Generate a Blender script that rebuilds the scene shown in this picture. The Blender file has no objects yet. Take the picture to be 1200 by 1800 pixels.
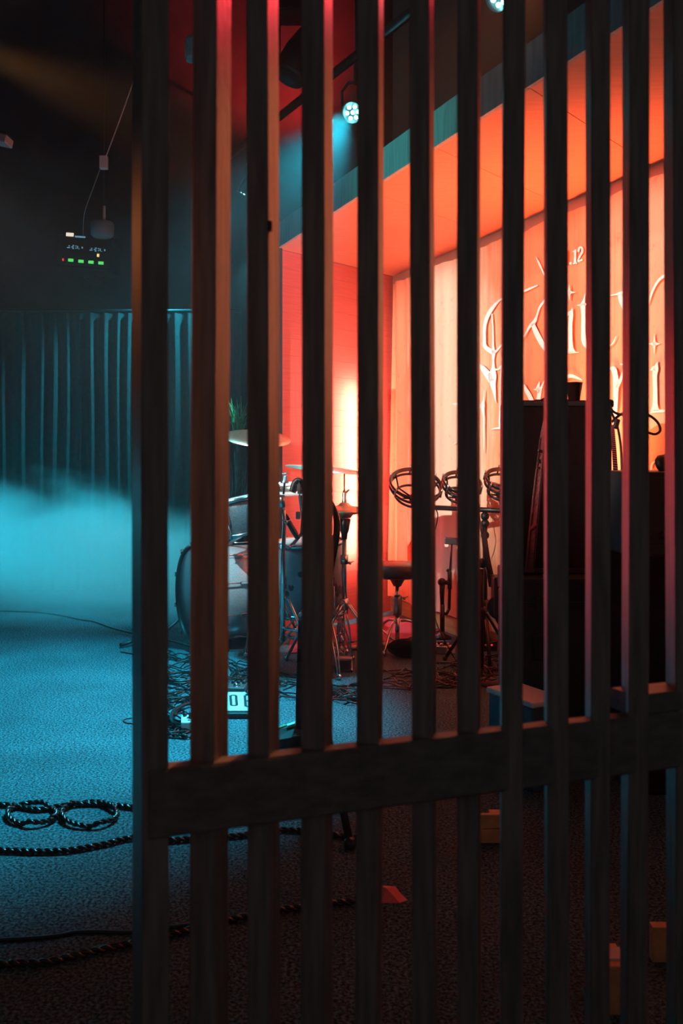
import bpy, bmesh, math, random
from mathutils import Vector, Matrix, noise as mnoise
random.seed(7)
R = math.radians
sc = bpy.context.scene
col = sc.collection

# ------------------------------------------------------------------ camera
F, CX, HZ, H = 1750.0, 600.0, 800.0, 1.15      # focal length in px, centre column, horizon row, eye height
cd = bpy.data.cameras.new('camera')
cam = bpy.data.objects.new('camera', cd); col.objects.link(cam)
cam.location = (0, 0, H); cam.rotation_euler = (R(90), 0, 0)
cd.sensor_fit = 'VERTICAL'; cd.sensor_height = 36.0; cd.sensor_width = 24.0
cd.lens = 36.0 * F / 1800.0
cd.shift_y = (HZ - 900.0) / 1800.0
cd.clip_start = 0.05; cd.clip_end = 60
cd.dof.use_dof = True; cd.dof.focus_distance = 5.6; cd.dof.aperture_fstop = 7.5
sc.camera = cam

# ------------------------------------------------------------------ world, exposure
w = bpy.data.worlds.new('world'); sc.world = w; w.use_nodes = True
bg = w.node_tree.nodes['Background']
bg.inputs[0].default_value = (1.0, 0.97, 1.0, 1); bg.inputs[1].default_value = 0.05
vs = sc.view_settings
vs.view_transform = 'Standard'; vs.look = 'None'; vs.exposure = 0.0; vs.gamma = 1.0; vs.use_curve_mapping = False
cy = sc.cycles
cy.use_denoising = True
cy.max_bounces = 7; cy.diffuse_bounces = 3; cy.glossy_bounces = 3; cy.transmission_bounces = 4; cy.volume_bounces = 1
cy.transparent_max_bounces = 12; cy.sample_clamp_indirect = 6.0; cy.caustics_reflective = False; cy.caustics_refractive = False
cy.volume_max_steps = 128; cy.volume_step_rate = 1.0

def aim(o, tgt):
    d = Vector(tgt) - o.location
    o.rotation_euler = d.to_track_quat('-Z', 'Y').to_euler()
def spot(name, loc, tgt, watts, color, angle, blend=0.5, size=0.05):
    l = bpy.data.lights.new(name, 'SPOT'); l.energy = watts; l.color = color
    l.spot_size = R(angle); l.spot_blend = blend; l.shadow_soft_size = size
    o = bpy.data.objects.new(name, l); col.objects.link(o); o.location = loc; aim(o, tgt); return o
def area(name, loc, tgt, watts, color, sx, sy, spread=180):
    l = bpy.data.lights.new(name, 'AREA'); l.energy = watts; l.color = color
    l.shape = 'RECTANGLE'; l.size = sx; l.size_y = sy; l.spread = R(spread)
    o = bpy.data.objects.new(name, l); col.objects.link(o); o.location = loc; aim(o, tgt); return o

CYAN = (0.02, 0.72, 1.0)
# stage spots of the room: some hang at fixtures, others are added without one
spot('cyan_floor_beam', (0.02, 4.93, 2.83), (-1.55, 4.45, 0.0), 1400, CYAN, 74, 0.85)
spot('cyan_far_beam', (-0.80, 8.00, 3.20), (-2.6, 8.30, 0.7), 420, CYAN, 50, 0.8)
spot('cyan_near_beam', (0.55, 3.70, 2.80), (-0.45, 4.2, 0.0), 130, CYAN, 36, 1.0)
spot('cyan_side_spot', (-3.6, 5.2, 3.9), (-0.6, 6.2, 0.6), 300, CYAN, 26, 0.9)
spot('cyan_fog_spot', (-4.3, 6.9, 0.9), (-1.3, 7.4, 0.40), 3300, CYAN, 34, 0.9)
spot('white_fog_spot', (-0.55, 6.9, 2.6), (-1.6, 7.3, 0.4), 520, (0.10, 0.78, 1.0), 44, 1.0)
spot('white_drum_spot', (-2.6, 3.4, 3.6), (-0.62, 5.9, 0.74), 1700, (0.50, 0.88, 1.0), 15, 0.8)
spot('teal_fascia_spot', (-2.9, 3.2, 3.6), (0.3, 4.6, 2.60), 230, (0.03, 0.75, 0.72), 24, 0.9)
spot('red_wall_spot', (-0.3, 7.9, 3.8), (-0.62, 8.8, 4.75), 260, (1.0, 0.03, 0.03), 84, 0.8)
spot('red_back_spot', (0.70, 3.30, 2.85), (-0.14, 1.1, 1.66), 100, (1.0, 0.04, 0.05), 22, 1.0)
spot('red_left_spot', (-1.75, 3.6, 1.5), (0.32, 1.28, 1.12), 240, (1.0, 0.02, 0.03), 12, 1.0)
spot('amber_left_spot', (-1.9, 2.6, 1.9), (-0.22, 1.08, 1.26), 13, (1.0, 0.27, 0.07), 12, 1.0)
spot('amber_back_spot', (0.72, 3.25, 2.80), (-0.14, 1.1, 1.17), 900, (1.0, 0.30, 0.12), 15, 1.0)  # added to brighten the slat flanks, no lamp hangs here
spot('red_strap_spot', (-2.2, 1.9, 2.3), (0.95, 3.86, 1.05), 520, (1.0, 0.16, 0.15), 11, 0.8)  # added red light for the straps, without a fixture
spot('amber_spot', (-1.46, 4.0, 2.78), (-0.6, 3.6, 2.32), 480, (1.0, 0.42, 0.10), 24, 0.9)
spot('projector_beam', (-2.0, 2.6, 2.0), (0.95, 5.2, 1.45), 470, (1.0, 0.93, 0.84), 56, 0.3, 0.01)
spot('projector_edge_beam', (-2.0, 2.6, 2.0), (0.62, 6.6, 1.40), 560, (1.0, 0.93, 0.84), 26, 0.5, 0.01)  # extra light added to whiten the far end of the sheet
area('warm_wash_lamp', (1.0, 4.55, 0.8), (0.95, 5.0, 2.5), 34, (1.0, 0.19, 0.07), 0.4, 0.4, 120)

# ------------------------------------------------------------------ helpers
def at(px, py, Y): return Vector(((px - CX) / F * Y, Y, H - (py - HZ) / F * Y))
def atz(px, py, z):
    Y = (H - z) * F / (py - HZ); return at(px, py, Y)
def fl(px, py): return atz(px, py, 0.0)

MATS = {}
def mat(name, color, rough=0.6, metal=0.0, spec=0.5, emit=None, estr=0.0, var=0.0, vscale=30.0, bump=0.0, bscale=200.0,
        stretch=(1, 1, 1), trans=0.0, alpha=1.0, coat=0.0):
    if name in MATS: return MATS[name]
    m = bpy.data.materials.new(name); m.use_nodes = True
    nt = m.node_tree; b = nt.nodes['Principled BSDF']
    b.inputs['Base Color'].default_value = (*color, 1); b.inputs['Roughness'].default_value = rough
    b.inputs['Metallic'].default_value = metal; b.inputs['Specular IOR Level'].default_value = spec
    b.inputs['Transmission Weight'].default_value = trans; b.inputs['Alpha'].default_value = alpha
    b.inputs['Coat Weight'].default_value = coat
    if emit: b.inputs['Emission Color'].default_value = (*emit, 1); b.inputs['Emission Strength'].default_value = estr
    if var or bump:
        tc = nt.nodes.new('ShaderNodeTexCoord'); mp = nt.nodes.new('ShaderNodeMapping')
        mp.inputs['Scale'].default_value = stretch
        nt.links.new(tc.outputs['Object'], mp.inputs['Vector'])
    if var:
        n = nt.nodes.new('ShaderNodeTexNoise'); n.inputs['Scale'].default_value = vscale; n.inputs['Detail'].default_value = 5
        nt.links.new(mp.outputs[0], n.inputs['Vector'])
        r = nt.nodes.new('ShaderNodeValToRGB')
        r.color_ramp.elements[0].position = 0.3; r.color_ramp.elements[1].position = 0.7
        r.color_ramp.elements[0].color = (*[c * (1 - var) for c in color], 1)
        r.color_ramp.elements[1].color = (*[min(1, c * (1 + var)) for c in color], 1)
        nt.links.new(n.outputs['Fac'], r.inputs[0]); nt.links.new(r.outputs[0], b.inputs['Base Color'])
    if bump:
        n2 = nt.nodes.new('ShaderNodeTexNoise'); n2.inputs['Scale'].default_value = bscale; n2.inputs['Detail'].default_value = 3
        nt.links.new(mp.outputs[0], n2.inputs['Vector'])
        bm_ = nt.nodes.new('ShaderNodeBump'); bm_.inputs['Strength'].default_value = bump; bm_.inputs['Distance'].default_value = 0.01
        nt.links.new(n2.outputs['Fac'], bm_.inputs['Height']); nt.links.new(bm_.outputs[0], b.inputs['Normal'])
    MATS[name] = m; return m

class MB:
    def __init__(s): s.v = []; s.f = []; s.sm = []
    def add(s, verts, faces, smooth=False, M=None):
        o = len(s.v)
        for p in verts: s.v.append(M @ Vector(p) if M else Vector(p))
        for f in faces: s.f.append([i + o for i in f]); s.sm.append(smooth)
        return s
    def box(s, c, d, M=None, bev=0.0):
        x, y, z = [k / 2 for k in d]; c = Vector(c)
        if not bev:
            vs_ = [(sx * x, sy * y, sz * z) for sx in (-1, 1) for sy in (-1, 1) for sz in (-1, 1)]
            fs = [(0, 1, 3, 2), (4, 6, 7, 5), (0, 4, 5, 1), (2, 3, 7, 6), (0, 2, 6, 4), (1, 5, 7, 3)]
        else:
            b = bmesh.new(); bmesh.ops.create_cube(b, size=1.0)
            for v in b.verts: v.co = Vector((v.co.x * d[0], v.co.y * d[1], v.co.z * d[2]))
            bmesh.ops.bevel(b, geom=list(b.edges), offset=bev, segments=2, affect='EDGES', profile=0.5)
            b.verts.index_update(); vs_ = [v.co.copy() for v in b.verts]; fs = [[v.index for v in f.verts] for f in b.faces]; b.free()
        T = Matrix.Translation(c) @ M if M else Matrix.Translation(c)
        return s.add(vs_, fs, False, T)
    def quadbox(s, base, h0, h1, M=None):       # prism from a list of (x,y) plan points between two heights
        n = len(base)
        vs_ = [(p[0], p[1], h0) for p in base] + [(p[0], p[1], h1) for p in base]
        fs = [tuple(range(n))[::-1], tuple(range(n, 2 * n))] + [(i, (i + 1) % n, n + (i + 1) % n, n + i) for i in range(n)]
        return s.add(vs_, fs, False, M)
    def tube(s, pts, r, n=8, closed=False, caps=True):
        pts = [Vector(p) for p in pts]; N = len(pts)
        if N < 2: return s
        rs = r if isinstance(r, (list, tuple)) else [r] * N
        o = len(s.v); prev = None
        for i, p in enumerate(pts):
            if closed: t = pts[(i + 1) % N] - pts[i - 1]
            else: t = pts[min(i + 1, N - 1)] - pts[max(i - 1, 0)]
            if t.length < 1e-9: t = Vector((0, 0, 1))
            t.normalize()
            if prev is None:
                a = Vector((0, 0, 1)) if abs(t.z) < 0.9 else Vector((1, 0, 0)); u = t.cross(a).normalized()
            else:
                u = prev - t * prev.dot(t)
                u = u.normalized() if u.length > 1e-6 else t.orthogonal().normalized()
            prev = u; q = t.cross(u)
            for k in range(n):
                a = 2 * math.pi * k / n
                s.v.append(p + (u * math.cos(a) + q * math.sin(a)) * rs[i])
        for i in range(N if closed else N - 1):
            j = (i + 1) % N
            for k in range(n):
                s.f.append([o + i * n + k, o + i * n + (k + 1) % n, o + j * n + (k + 1) % n, o + j * n + k]); s.sm.append(True)
        if caps and not closed:
            s.f.append([o + k for k in range(n)][::-1]); s.sm.append(False)
            s.f.append([o + (N - 1) * n + k for k in range(n)]); s.sm.append(False)
        return s
    def lathe(s, prof, M=None, n=32, smooth=True):
        o = len(s.v); m = len(prof)
        for (r, z) in prof:
            for k in range(n):
                a = 2 * math.pi * k / n; p = Vector((r * math.cos(a), r * math.sin(a), z))
                s.v.append(M @ p if M else p)
        for i in range(m - 1):
            for k in range(n):
                s.f.append([o + i * n + k, o + i * n + (k + 1) % n, o + (i + 1) * n + (k + 1) % n, o + (i + 1) * n + k]); s.sm.append(smooth)
        if prof[0] == prof[-1]: return s
        if prof[0][0] > 1e-6: s.f.append([o + k for k in range(n)][::-1]); s.sm.append(False)
        if prof[-1][0] > 1e-6: s.f.append([o + (m - 1) * n + k for k in range(n)]); s.sm.append(False)
        return s
    def ring(s, R_, r, M=None, n=40, k=8):
        pts = [Vector((R_ * math.cos(2 * math.pi * i / n), R_ * math.sin(2 * math.pi * i / n), 0)) for i in range(n)]
        if M: pts = [M @ p for p in pts]
        return s.tube(pts, r, k, closed=True)
    def ball(s, c, r, M=None, n=12, sq=(1, 1, 1)):
        prof = [(r * math.sin(math.pi * i / 8) * 1.0, -r * math.cos(math.pi * i / 8)) for i in range(9)]
        T = Matrix.Translation(Vector(c)) @ (M or Matrix()) @ Matrix.Diagonal((*sq, 1))
        return s.lathe(prof, T, n)
    def build(s, name, m, parent=None, origin=None):
        me = bpy.data.meshes.new(name)
        org = Vector(origin) if origin is not None else (parent_world(parent) if parent else Vector((0, 0, 0)))
        me.from_pydata([tuple(p - org) for p in s.v], [], s.f)
        me.polygons.foreach_set('use_smooth', s.sm)
        b = bmesh.new(); b.from_mesh(me); bmesh.ops.recalc_face_normals(b, faces=b.faces); b.to_mesh(me); b.free()
        me.materials.append(m)
        o = bpy.data.objects.new(name, me); col.objects.link(o)
        if parent: o.parent = parent
        else: o.location = org
        o['_w'] = list(org); return o
def parent_world(o): return Vector(o['_w'])
def empty(name, loc):
    o = bpy.data.objects.new(name, None); o.location = loc; o['_w'] = list(loc); o.empty_display_size = 0.1
    col.objects.link(o); return o
def tag(o, label=None, cat=None, group=None, kind=None):
    if label: o['label'] = label
    if cat: o['category'] = cat
    if group: o['group'] = group
    if kind: o['kind'] = kind
    return o
def thing(name, loc, label, cat, group=None): return tag(empty(name, loc), label, cat, group)
def frame_z(c, axis):                                   # matrix whose z looks along axis
    return Matrix.Translation(Vector(c)) @ Vector(axis).normalized().to_track_quat('Z', 'Y').to_matrix().to_4x4()
def curve_pts(pts, k=8):                                # Catmull-Rom through the points
    pts = [Vector(p) for p in pts]; out = []
    for i in range(len(pts) - 1):
        p0 = pts[max(i - 1, 0)]; p1 = pts[i]; p2 = pts[i + 1]; p3 = pts[min(i + 2, len(pts) - 1)]
        for j in range(k):
            t = j / k
            out.append(0.5 * ((2 * p1) + (p2 - p0) * t + (2 * p0 - 5 * p1 + 4 * p2 - p3) * t * t + (3 * p1 - p0 - 3 * p2 + p3) * t ** 3))
    out.append(pts[-1]); return out

# ------------------------------------------------------------------ materials
mat('slat_wood', (0.20, 0.165, 0.15), 0.42, spec=0.5, var=0.35, vscale=14, stretch=(8, 8, 0.6), bump=0.15, bscale=60)
mat('rail_wood', (0.15, 0.13, 0.12), 0.5, spec=0.4, var=0.3, vscale=14, stretch=(0.8, 6, 6))
mat('black_metal', (0.012, 0.012, 0.013), 0.35, spec=0.5)
mat('black_plastic', (0.010, 0.010, 0.011), 0.5)
mat('black_cloth', (0.004, 0.0038, 0.0038), 0.95, spec=0.03, bump=0.2, bscale=400)
mat('black_gloss', (0.006, 0.006, 0.007), 0.12, spec=0.6, coat=0.6)
mat('cable_rubber', (0.008, 0.008, 0.009), 0.32)
mat('chrome', (0.62, 0.62, 0.64), 0.16, metal=1.0)
mat('steel', (0.42, 0.41, 0.41), 0.34, metal=1.0)
mat('brass', (0.80, 0.70, 0.52), 0.40, metal=1.0, var=0.12, vscale=40)
mat('dark_wall', (0.045, 0.045, 0.05), 0.9, spec=0.1, var=0.2, vscale=4)
mat('ceiling_paint', (0.02, 0.02, 0.022), 0.95, spec=0.1)
mat('end_panel', (0.74, 0.17, 0.13), 0.75, spec=0.2, var=0.10, vscale=9, stretch=(0.5, 0.5, 24))
mat('soffit_board', (0.80, 0.33, 0.19), 0.65, spec=0.3, var=0.06, vscale=6, stretch=(1, 8, 1))
mat('recess_wall', (0.50, 0.25, 0.18), 0.8, spec=0.2)
mat('plinth_wood', (0.50, 0.30, 0.12), 0.5, var=0.2, vscale=6, stretch=(1, 1, 12))
mat('fascia_paint', (0.40, 0.42, 0.40), 0.6, var=0.2, vscale=6, stretch=(6, 6, 0.6))
mat('white_print', (0.97, 0.96, 0.93), 0.85, spec=0.1)  # projected lettering, its light given as plain white colour
mat('white_paint', (0.80, 0.80, 0.78), 0.5)
mat('grey_plastic', (0.30, 0.28, 0.29), 0.6)
mat('curtain_cloth', (0.045, 0.055, 0.055), 0.85, spec=0.2, var=0.15, vscale=30)
mat('drum_sparkle', (0.15, 0.145, 0.15), 0.28, metal=0.5, var=0.6, vscale=260)
mat('drum_white', (0.50, 0.51, 0.52), 0.30, metal=0.4, coat=0.4, var=0.25, vscale=220)
mat('drum_grey', (0.30, 0.27, 0.31), 0.3, coat=0.4, var=0.15, vscale=8)
mat('drum_dark', (0.05, 0.045, 0.05), 0.35)
mat('head_film', (0.72, 0.72, 0.70), 0.4)
mat('head_dark', (0.03, 0.035, 0.045), 0.3, coat=0.3)
mat('leaf_green', (0.14, 0.42, 0.14), 0.5, var=0.4, vscale=20)
mat('stem_brown', (0.10, 0.075, 0.05), 0.8, var=0.4, vscale=30)
mat('pot_clay', (0.06, 0.05, 0.045), 0.7)
mat('blue_case', (0.03, 0.09, 0.16), 0.5, var=0.2, vscale=10)
mat('case_ply', (0.022, 0.021, 0.022), 0.55, var=0.2, vscale=8)
mat('strap_leather', (0.16, 0.05, 0.045), 0.55, var=0.35, vscale=60, bump=0.5, bscale=120)
mat('strap_web', (0.24, 0.06, 0.06), 0.7)
mat('cup_plastic', (0.012, 0.003, 0.003), 0.12, coat=0.6)
mat('red_paper', (0.92, 0.20, 0.20), 0.6)
mat('orange_wood', (0.85, 0.42, 0.17), 0.6, var=0.2, vscale=20)
mat('green_trim', (0.25, 0.65, 0.20), 0.4)
mat('led_cyan', (0.1, 0.8, 0.9), 0.3, emit=(0.25, 0.93, 1.0), estr=40)
mat('led_green', (0.1, 0.5, 0.1), 0.4, emit=(0.10, 0.75, 0.14), estr=0.9)
mat('led_red', (0.5, 0.05, 0.05), 0.4, emit=(1.0, 0.03, 0.05), estr=0.9)
mat('led_yellow', (0.5, 0.4, 0.05), 0.4, emit=(1.0, 0.75, 0.25), estr=1.0)
mat('display_white', (0.5, 0.5, 0.45), 0.4, emit=(1.0, 0.86, 0.70), estr=0.85)
mat('display_blue', (0.1, 0.3, 0.4), 0.4, emit=(0.16, 0.42, 0.58), estr=0.6)
mat('tube_glow', (1, 0.5, 0.3), 0.4, emit=(1.0, 0.31, 0.24), estr=180)
mat('grip_foam', (0.015, 0.012, 0.012), 0.9)
mat('tape_pale', (0.72, 0.55, 0.55), 0.6)

# carpet with flecks
def carpet():
    m = bpy.data.materials.new('carpet'); m.use_nodes = True; nt = m.node_tree; b = nt.nodes['Principled BSDF']
    b.inputs['Roughness'].default_value = 0.95; b.inputs['Specular IOR Level'].default_value = 0.15
    tc = nt.nodes.new('ShaderNodeTexCoord')
    n = nt.nodes.new('ShaderNodeTexNoise'); n.inputs['Scale'].default_value = 115; n.inputs['Detail'].default_value = 3; n.inputs['Roughness'].default_value = 0.7
    n2 = nt.nodes.new('ShaderNodeTexNoise'); n2.inputs['Scale'].default_value = 2.2; n2.inputs['Detail'].default_value = 4
    for q in (n, n2): nt.links.new(tc.outputs['Object'], q.inputs['Vector'])
    r = nt.nodes.new('ShaderNodeValToRGB'); e = r.color_ramp.elements
    e[0].position = 0.42; e[0].color = (0.010, 0.022, 0.028, 1); e[1].position = 0.62; e[1].color = (0.15, 0.31, 0.37, 1)
    nt.links.new(n.outputs['Fac'], r.inputs[0])
    r2 = nt.nodes.new('ShaderNodeValToRGB'); e = r2.color_ramp.elements
    e[0].position = 0.3; e[0].color = (0.62, 0.62, 0.62, 1); e[1].position = 0.7; e[1].color = (1, 1, 1, 1)
    nt.links.new(n2.outputs['Fac'], r2.inputs[0])
    mx = nt.nodes.new('ShaderNodeMix'); mx.data_type = 'RGBA'; mx.blend_type = 'MULTIPLY'; mx.inputs[0].default_value = 1.0
    nt.links.new(r.outputs[0], mx.inputs[6]); nt.links.new(r2.outputs[0], mx.inputs[7]); nt.links.new(mx.outputs[2], b.inputs['Base Color'])
    bp = nt.nodes.new('ShaderNodeBump'); bp.inputs['Strength'].default_value = 0.6; bp.inputs['Distance'].default_value = 0.006
    nt.links.new(n.outputs['Fac'], bp.inputs['Height']); nt.links.new(bp.outputs[0], b.inputs['Normal'])
    MATS['carpet'] = m
carpet()
# stained cloth backdrop
def sheet_mat():
    m = bpy.data.materials.new('backdrop_cloth'); m.use_nodes = True; nt = m.node_tree; b = nt.nodes['Principled BSDF']
    b.inputs['Roughness'].default_value = 0.9; b.inputs['Specular IOR Level'].default_value = 0.1
    tc = nt.nodes.new('ShaderNodeTexCoord'); mp = nt.nodes.new('ShaderNodeMapping'); mp.inputs['Scale'].default_value = (5, 5, 0.8)
    n = nt.nodes.new('ShaderNodeTexNoise'); n.inputs['Scale'].default_value = 5; n.inputs['Detail'].default_value = 6
    nt.links.new(tc.outputs['Object'], mp.inputs[0]); nt.links.new(mp.outputs[0], n.inputs['Vector'])
    # projected light painted into the cloth: cream at the far end, orange in the middle, paler again at the near end
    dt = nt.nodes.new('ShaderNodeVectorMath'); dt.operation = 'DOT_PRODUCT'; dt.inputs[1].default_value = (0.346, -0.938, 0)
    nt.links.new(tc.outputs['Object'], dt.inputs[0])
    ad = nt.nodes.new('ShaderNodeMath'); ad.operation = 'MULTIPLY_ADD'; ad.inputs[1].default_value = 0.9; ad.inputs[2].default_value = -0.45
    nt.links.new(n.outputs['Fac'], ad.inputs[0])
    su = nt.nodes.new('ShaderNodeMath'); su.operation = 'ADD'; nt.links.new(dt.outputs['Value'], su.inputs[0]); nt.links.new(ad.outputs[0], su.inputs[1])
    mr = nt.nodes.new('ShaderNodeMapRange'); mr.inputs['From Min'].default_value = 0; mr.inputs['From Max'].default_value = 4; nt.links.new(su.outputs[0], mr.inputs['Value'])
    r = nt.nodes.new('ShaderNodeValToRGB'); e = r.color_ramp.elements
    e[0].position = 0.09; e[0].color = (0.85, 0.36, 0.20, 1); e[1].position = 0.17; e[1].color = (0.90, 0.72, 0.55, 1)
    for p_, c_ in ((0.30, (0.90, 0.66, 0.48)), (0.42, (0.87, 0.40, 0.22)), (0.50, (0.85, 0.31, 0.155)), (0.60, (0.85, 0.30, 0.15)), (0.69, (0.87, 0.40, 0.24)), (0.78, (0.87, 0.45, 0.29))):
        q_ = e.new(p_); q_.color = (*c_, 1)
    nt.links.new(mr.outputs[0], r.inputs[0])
    s2 = nt.nodes.new('ShaderNodeTexNoise'); s2.inputs['Scale'].default_value = 16; s2.inputs['Detail'].default_value = 7; s2.inputs['Roughness'].default_value = 0.75
    nt.links.new(tc.outputs['Object'], s2.inputs['Vector'])
    r2 = nt.nodes.new('ShaderNodeValToRGB'); e = r2.color_ramp.elements
    e[0].position = 0.30; e[0].color = (0.62, 0.56, 0.5, 1); e[1].position = 0.42; e[1].color = (1, 1, 1, 1)
    nt.links.new(s2.outputs['Fac'], r2.inputs[0])
    mx = nt.nodes.new('ShaderNodeMix'); mx.data_type = 'RGBA'; mx.blend_type = 'MULTIPLY'; mx.inputs[0].default_value = 0.7
    nt.links.new(r.outputs[0], mx.inputs[6]); nt.links.new(r2.outputs[0], mx.inputs[7]); nt.links.new(mx.outputs[2], b.inputs['Base Color'])
    MATS['backdrop_cloth'] = m
sheet_mat()
M = MATS

# ------------------------------------------------------------------ room shell
def struct(o): o['kind'] = 'structure'; return o
struct(MB().box((0.3, 4.0, -0.05), (10.6, 10.0, 0.1)).build('floor', M['carpet']))
struct(MB().box((0.3, 8.90, 2.6), (10.6, 0.2, 5.4)).build('wall_back', M['dark_wall']))
struct(MB().box((-5.1, 4.0, 2.6), (0.2, 10.0, 5.4)).build('wall_left', M['dark_wall']))
struct(MB().box((0.3, 4.0, 5.35), (10.6, 10.0, 0.1)).build('ceiling', M['ceiling_paint']))
# recess (the orange alcove): back wall, end wall, ceiling of boards, fascia
CZ, FT = 2.47, 2.623
C = Vector((0.3785, 7.36)); d = Vector((0.346, -0.938)).normalized(); nrm = Vector((-d.y, d.x)) * -1.0   # nrm points into the stage
if nrm.x > 0: nrm = -nrm
A = Vector((-0.401, 6.38)); df = Vector((0.3605, -0.933)).normalized()
LEN = 6.0
def q(p, *s_):
    r_ = p.copy()
    for v, k in s_: r_ = r_ + v * k
    return (r_.x, r_.y)
ev = (A - C).normalized(); en = Vector((-ev.y, ev.x))
if en.y < 0: en = -en
struct(MB().quadbox([q(C), q(C, (d, LEN)), q(C, (d, LEN), (nrm, -0.12)), q(C, (nrm, -0.12))], 0, 5.3).build('wall_right', M['recess_wall']))
we = struct(tag(empty('wall_end', (C.x, C.y, 0)), None))
L_e = (A - C).length
nb = 22                                                # narrow horizontal boards of the red end wall
for i in range(nb):
    z0 = CZ * i / nb; z1 = CZ * (i + 1) / nb - 0.0008
    off = random.uniform(0, 0.0008)
    MB().quadbox([q(C, (en, -off)), q(A, (en, -off)), q(A, (en, 0.03)), q(C, (en, 0.03))], z0, z1).build('board', M['end_panel'], we)
MB().quadbox([q(C, (en, 0.03)), q(A, (en, 0.03)), q(A, (en, 0.06)), q(C, (en, 0.06))], 0, CZ).build('backing_panel', M['recess_wall'], we)
# soffit boards run from front to back wall
so = struct(empty('ceiling_recess', (C.x, C.y, CZ)))
nbd = 8
for i in range(nbd):
    t0, t1 = i / nbd, (i + 1) / nbd
    a0 = A + df * (LEN * t0); a1 = A + df * (LEN * t1 - 0.004); b0 = C + d * (LEN * t0); b1 = C + d * (LEN * t1 - 0.004)
    dz = random.uniform(0, 0.002)
    MB().quadbox([q(a0), q(a1), q(b1), q(b0)], CZ + dz, CZ + 0.03).build('panel', M['soffit_board'], so)
MB().quadbox([q(A), q(A, (df, LEN)), q(C, (d, LEN)), q(C)], CZ + 0.032, CZ + 0.05).build('deck', M['dark_wall'], so)
nf = Vector((df.y, -df.x));  nf = nf if nf.x < 0 else -nf
tr = struct(empty('trim_1', (A.x, A.y, CZ)))
for i in range(6):
    s0 = i * 1.0; s1 = s0 + 0.997
    MB().quadbox([q(A, (df, s0)), q(A, (df, s1)), q(A, (df, s1), (nf, 0.02)), q(A, (df, s0), (nf, 0.02))], CZ - 0.002, FT).build('fascia_board', M['fascia_paint'], tr)
MB().quadbox([q(C, (d, 0)), q(C, (d, LEN)), q(C, (d, LEN), (nrm, 0.02)), q(C, (nrm, 0.02))], 0, 0.105).build('baseboard_right', M['plinth_wood'])['kind'] = 'structure'
ecap = MB().quadbox([q(A, (en, -0.03)), q(A, (ev, 0.05), (en, -0.03)), q(A, (ev, 0.05), (en, 0.08)), q(A, (en, 0.08))], 0, CZ).build('trim_2', M['dark_wall']); ecap['kind'] = 'structure'

# backdrop cloth on the recess wall
def on_sheet(px, py, off):
    k = (px - CX) / F                                   # ray (k,1) meets line C + nrm*off + d*t
    P = C + nrm * off
    t = (P.x - k * P.y) / (k * d.y - d.x)
    p = P + d * t
    return Vector((p.x, p.y, H - (py - HZ) / F * p.y))
bd = thing('stage_backdrop', (C.x, C.y, 0.1), 'large orange cloth backdrop with white gothic lettering on the alcove wall', 'backdrop')
m_ = MB(); cols = 170; rows = 14
SO = 0.045
vv = []
for i in range(cols + 1):
    t = 0.075 + (LEN - 0.55) * i / cols
    for j in range(rows + 1):
        zt = CZ - 0.075 + 0.006 * math.sin(t * 9); zb = 0.115 + 0.008 * math.sin(t * 7 + 1)
        z = zb + (zt - zb) * j / rows
        edge = math.exp(-t / 0.16)
        o_ = SO + 0.006 * math.sin(t * 15 + 0.4 * z) + 0.05 * edge * math.sin(t * 30 + z * 0.7) + 0.004 * math.sin(t * 41)
        p = C + d * t + nrm * o_
        vv.append((p.x, p.y, z))
ff = [(i * (rows + 1) + j, (i + 1) * (rows + 1) + j, (i + 1) * (rows + 1) + j + 1, i * (rows + 1) + j + 1) for i in range(cols) for j in range(rows)]
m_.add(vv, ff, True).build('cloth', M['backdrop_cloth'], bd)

LO = SO + 0.016
def stroke(mb, pts, f):
    P = []
    for (u, v, wd) in pts: x, y, s_ = f(u, v); P.append((x, y, wd / s_))
    dense = []
    for i in range(len(P) - 1):
        p0 = P[max(i - 1, 0)]; p1 = P[i]; p2 = P[i + 1]; p3 = P[min(i + 2, len(P) - 1)]
        for j in range(6):
            t = j / 6
            dense.append(tuple(0.5 * (2 * b + (c - a) * t + (2 * a - 5 * b + 4 * c - e) * t * t + (3 * b - a - 3 * c + e) * t ** 3) for a, b, c, e in zip(p0, p1, p2, p3)))
    dense.append(P[-1])
    L, Rr = [], []
    for i, (x, y, wd) in enumerate(dense):
        a = dense[max(i - 1, 0)]; b = dense[min(i + 1, len(dense) - 1)]
        tx, ty = b[0] - a[0], b[1] - a[1]; l = math.hypot(tx, ty) or 1
        nx, ny = -ty / l, tx / l; h = max(wd, 0.4) / 2
        L.append((x + nx * h, y + ny * h)); Rr.append((x - nx * h, y - ny * h))
    n = len(L)
    for off in (LO, LO - 0.003):
        mb.add([on_sheet(x, y, off) for x, y in L] + [on_sheet(x, y, off) for x, y in Rr],
               [(i, i + 1, n + i + 1, n + i) for i in range(n - 1)])
fa = lambda u, v: (790 + u / 6, 500 + v / 6, 6)
fb = lambda u, v: (910 + u / 6.43, 430 + v / 6.43, 6.43)
fc = lambda u, v: (1060 + u / 5, 470 + v / 5, 5)
def star(mb, cu, cv, hu, hv, f):
    stroke(mb, [(cu, cv - hv, 2), (cu, cv - hv * .4, hu * .25), (cu, cv, hu * .6), (cu, cv + hv * .4, hu * .25), (cu, cv + hv, 2)], f)
    stroke(mb, [(cu - hu, cv, 2), (cu - hu * .4, cv, hv * .25), (cu, cv, hv * .5), (cu + hu * .4, cv, hv * .25), (cu + hu, cv, 2)], f)
GL = []
def glyph(f, *strokes):
    mb = MB()
    for s_ in strokes: stroke(mb, s_, f)
    GL.append(mb); return mb
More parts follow.
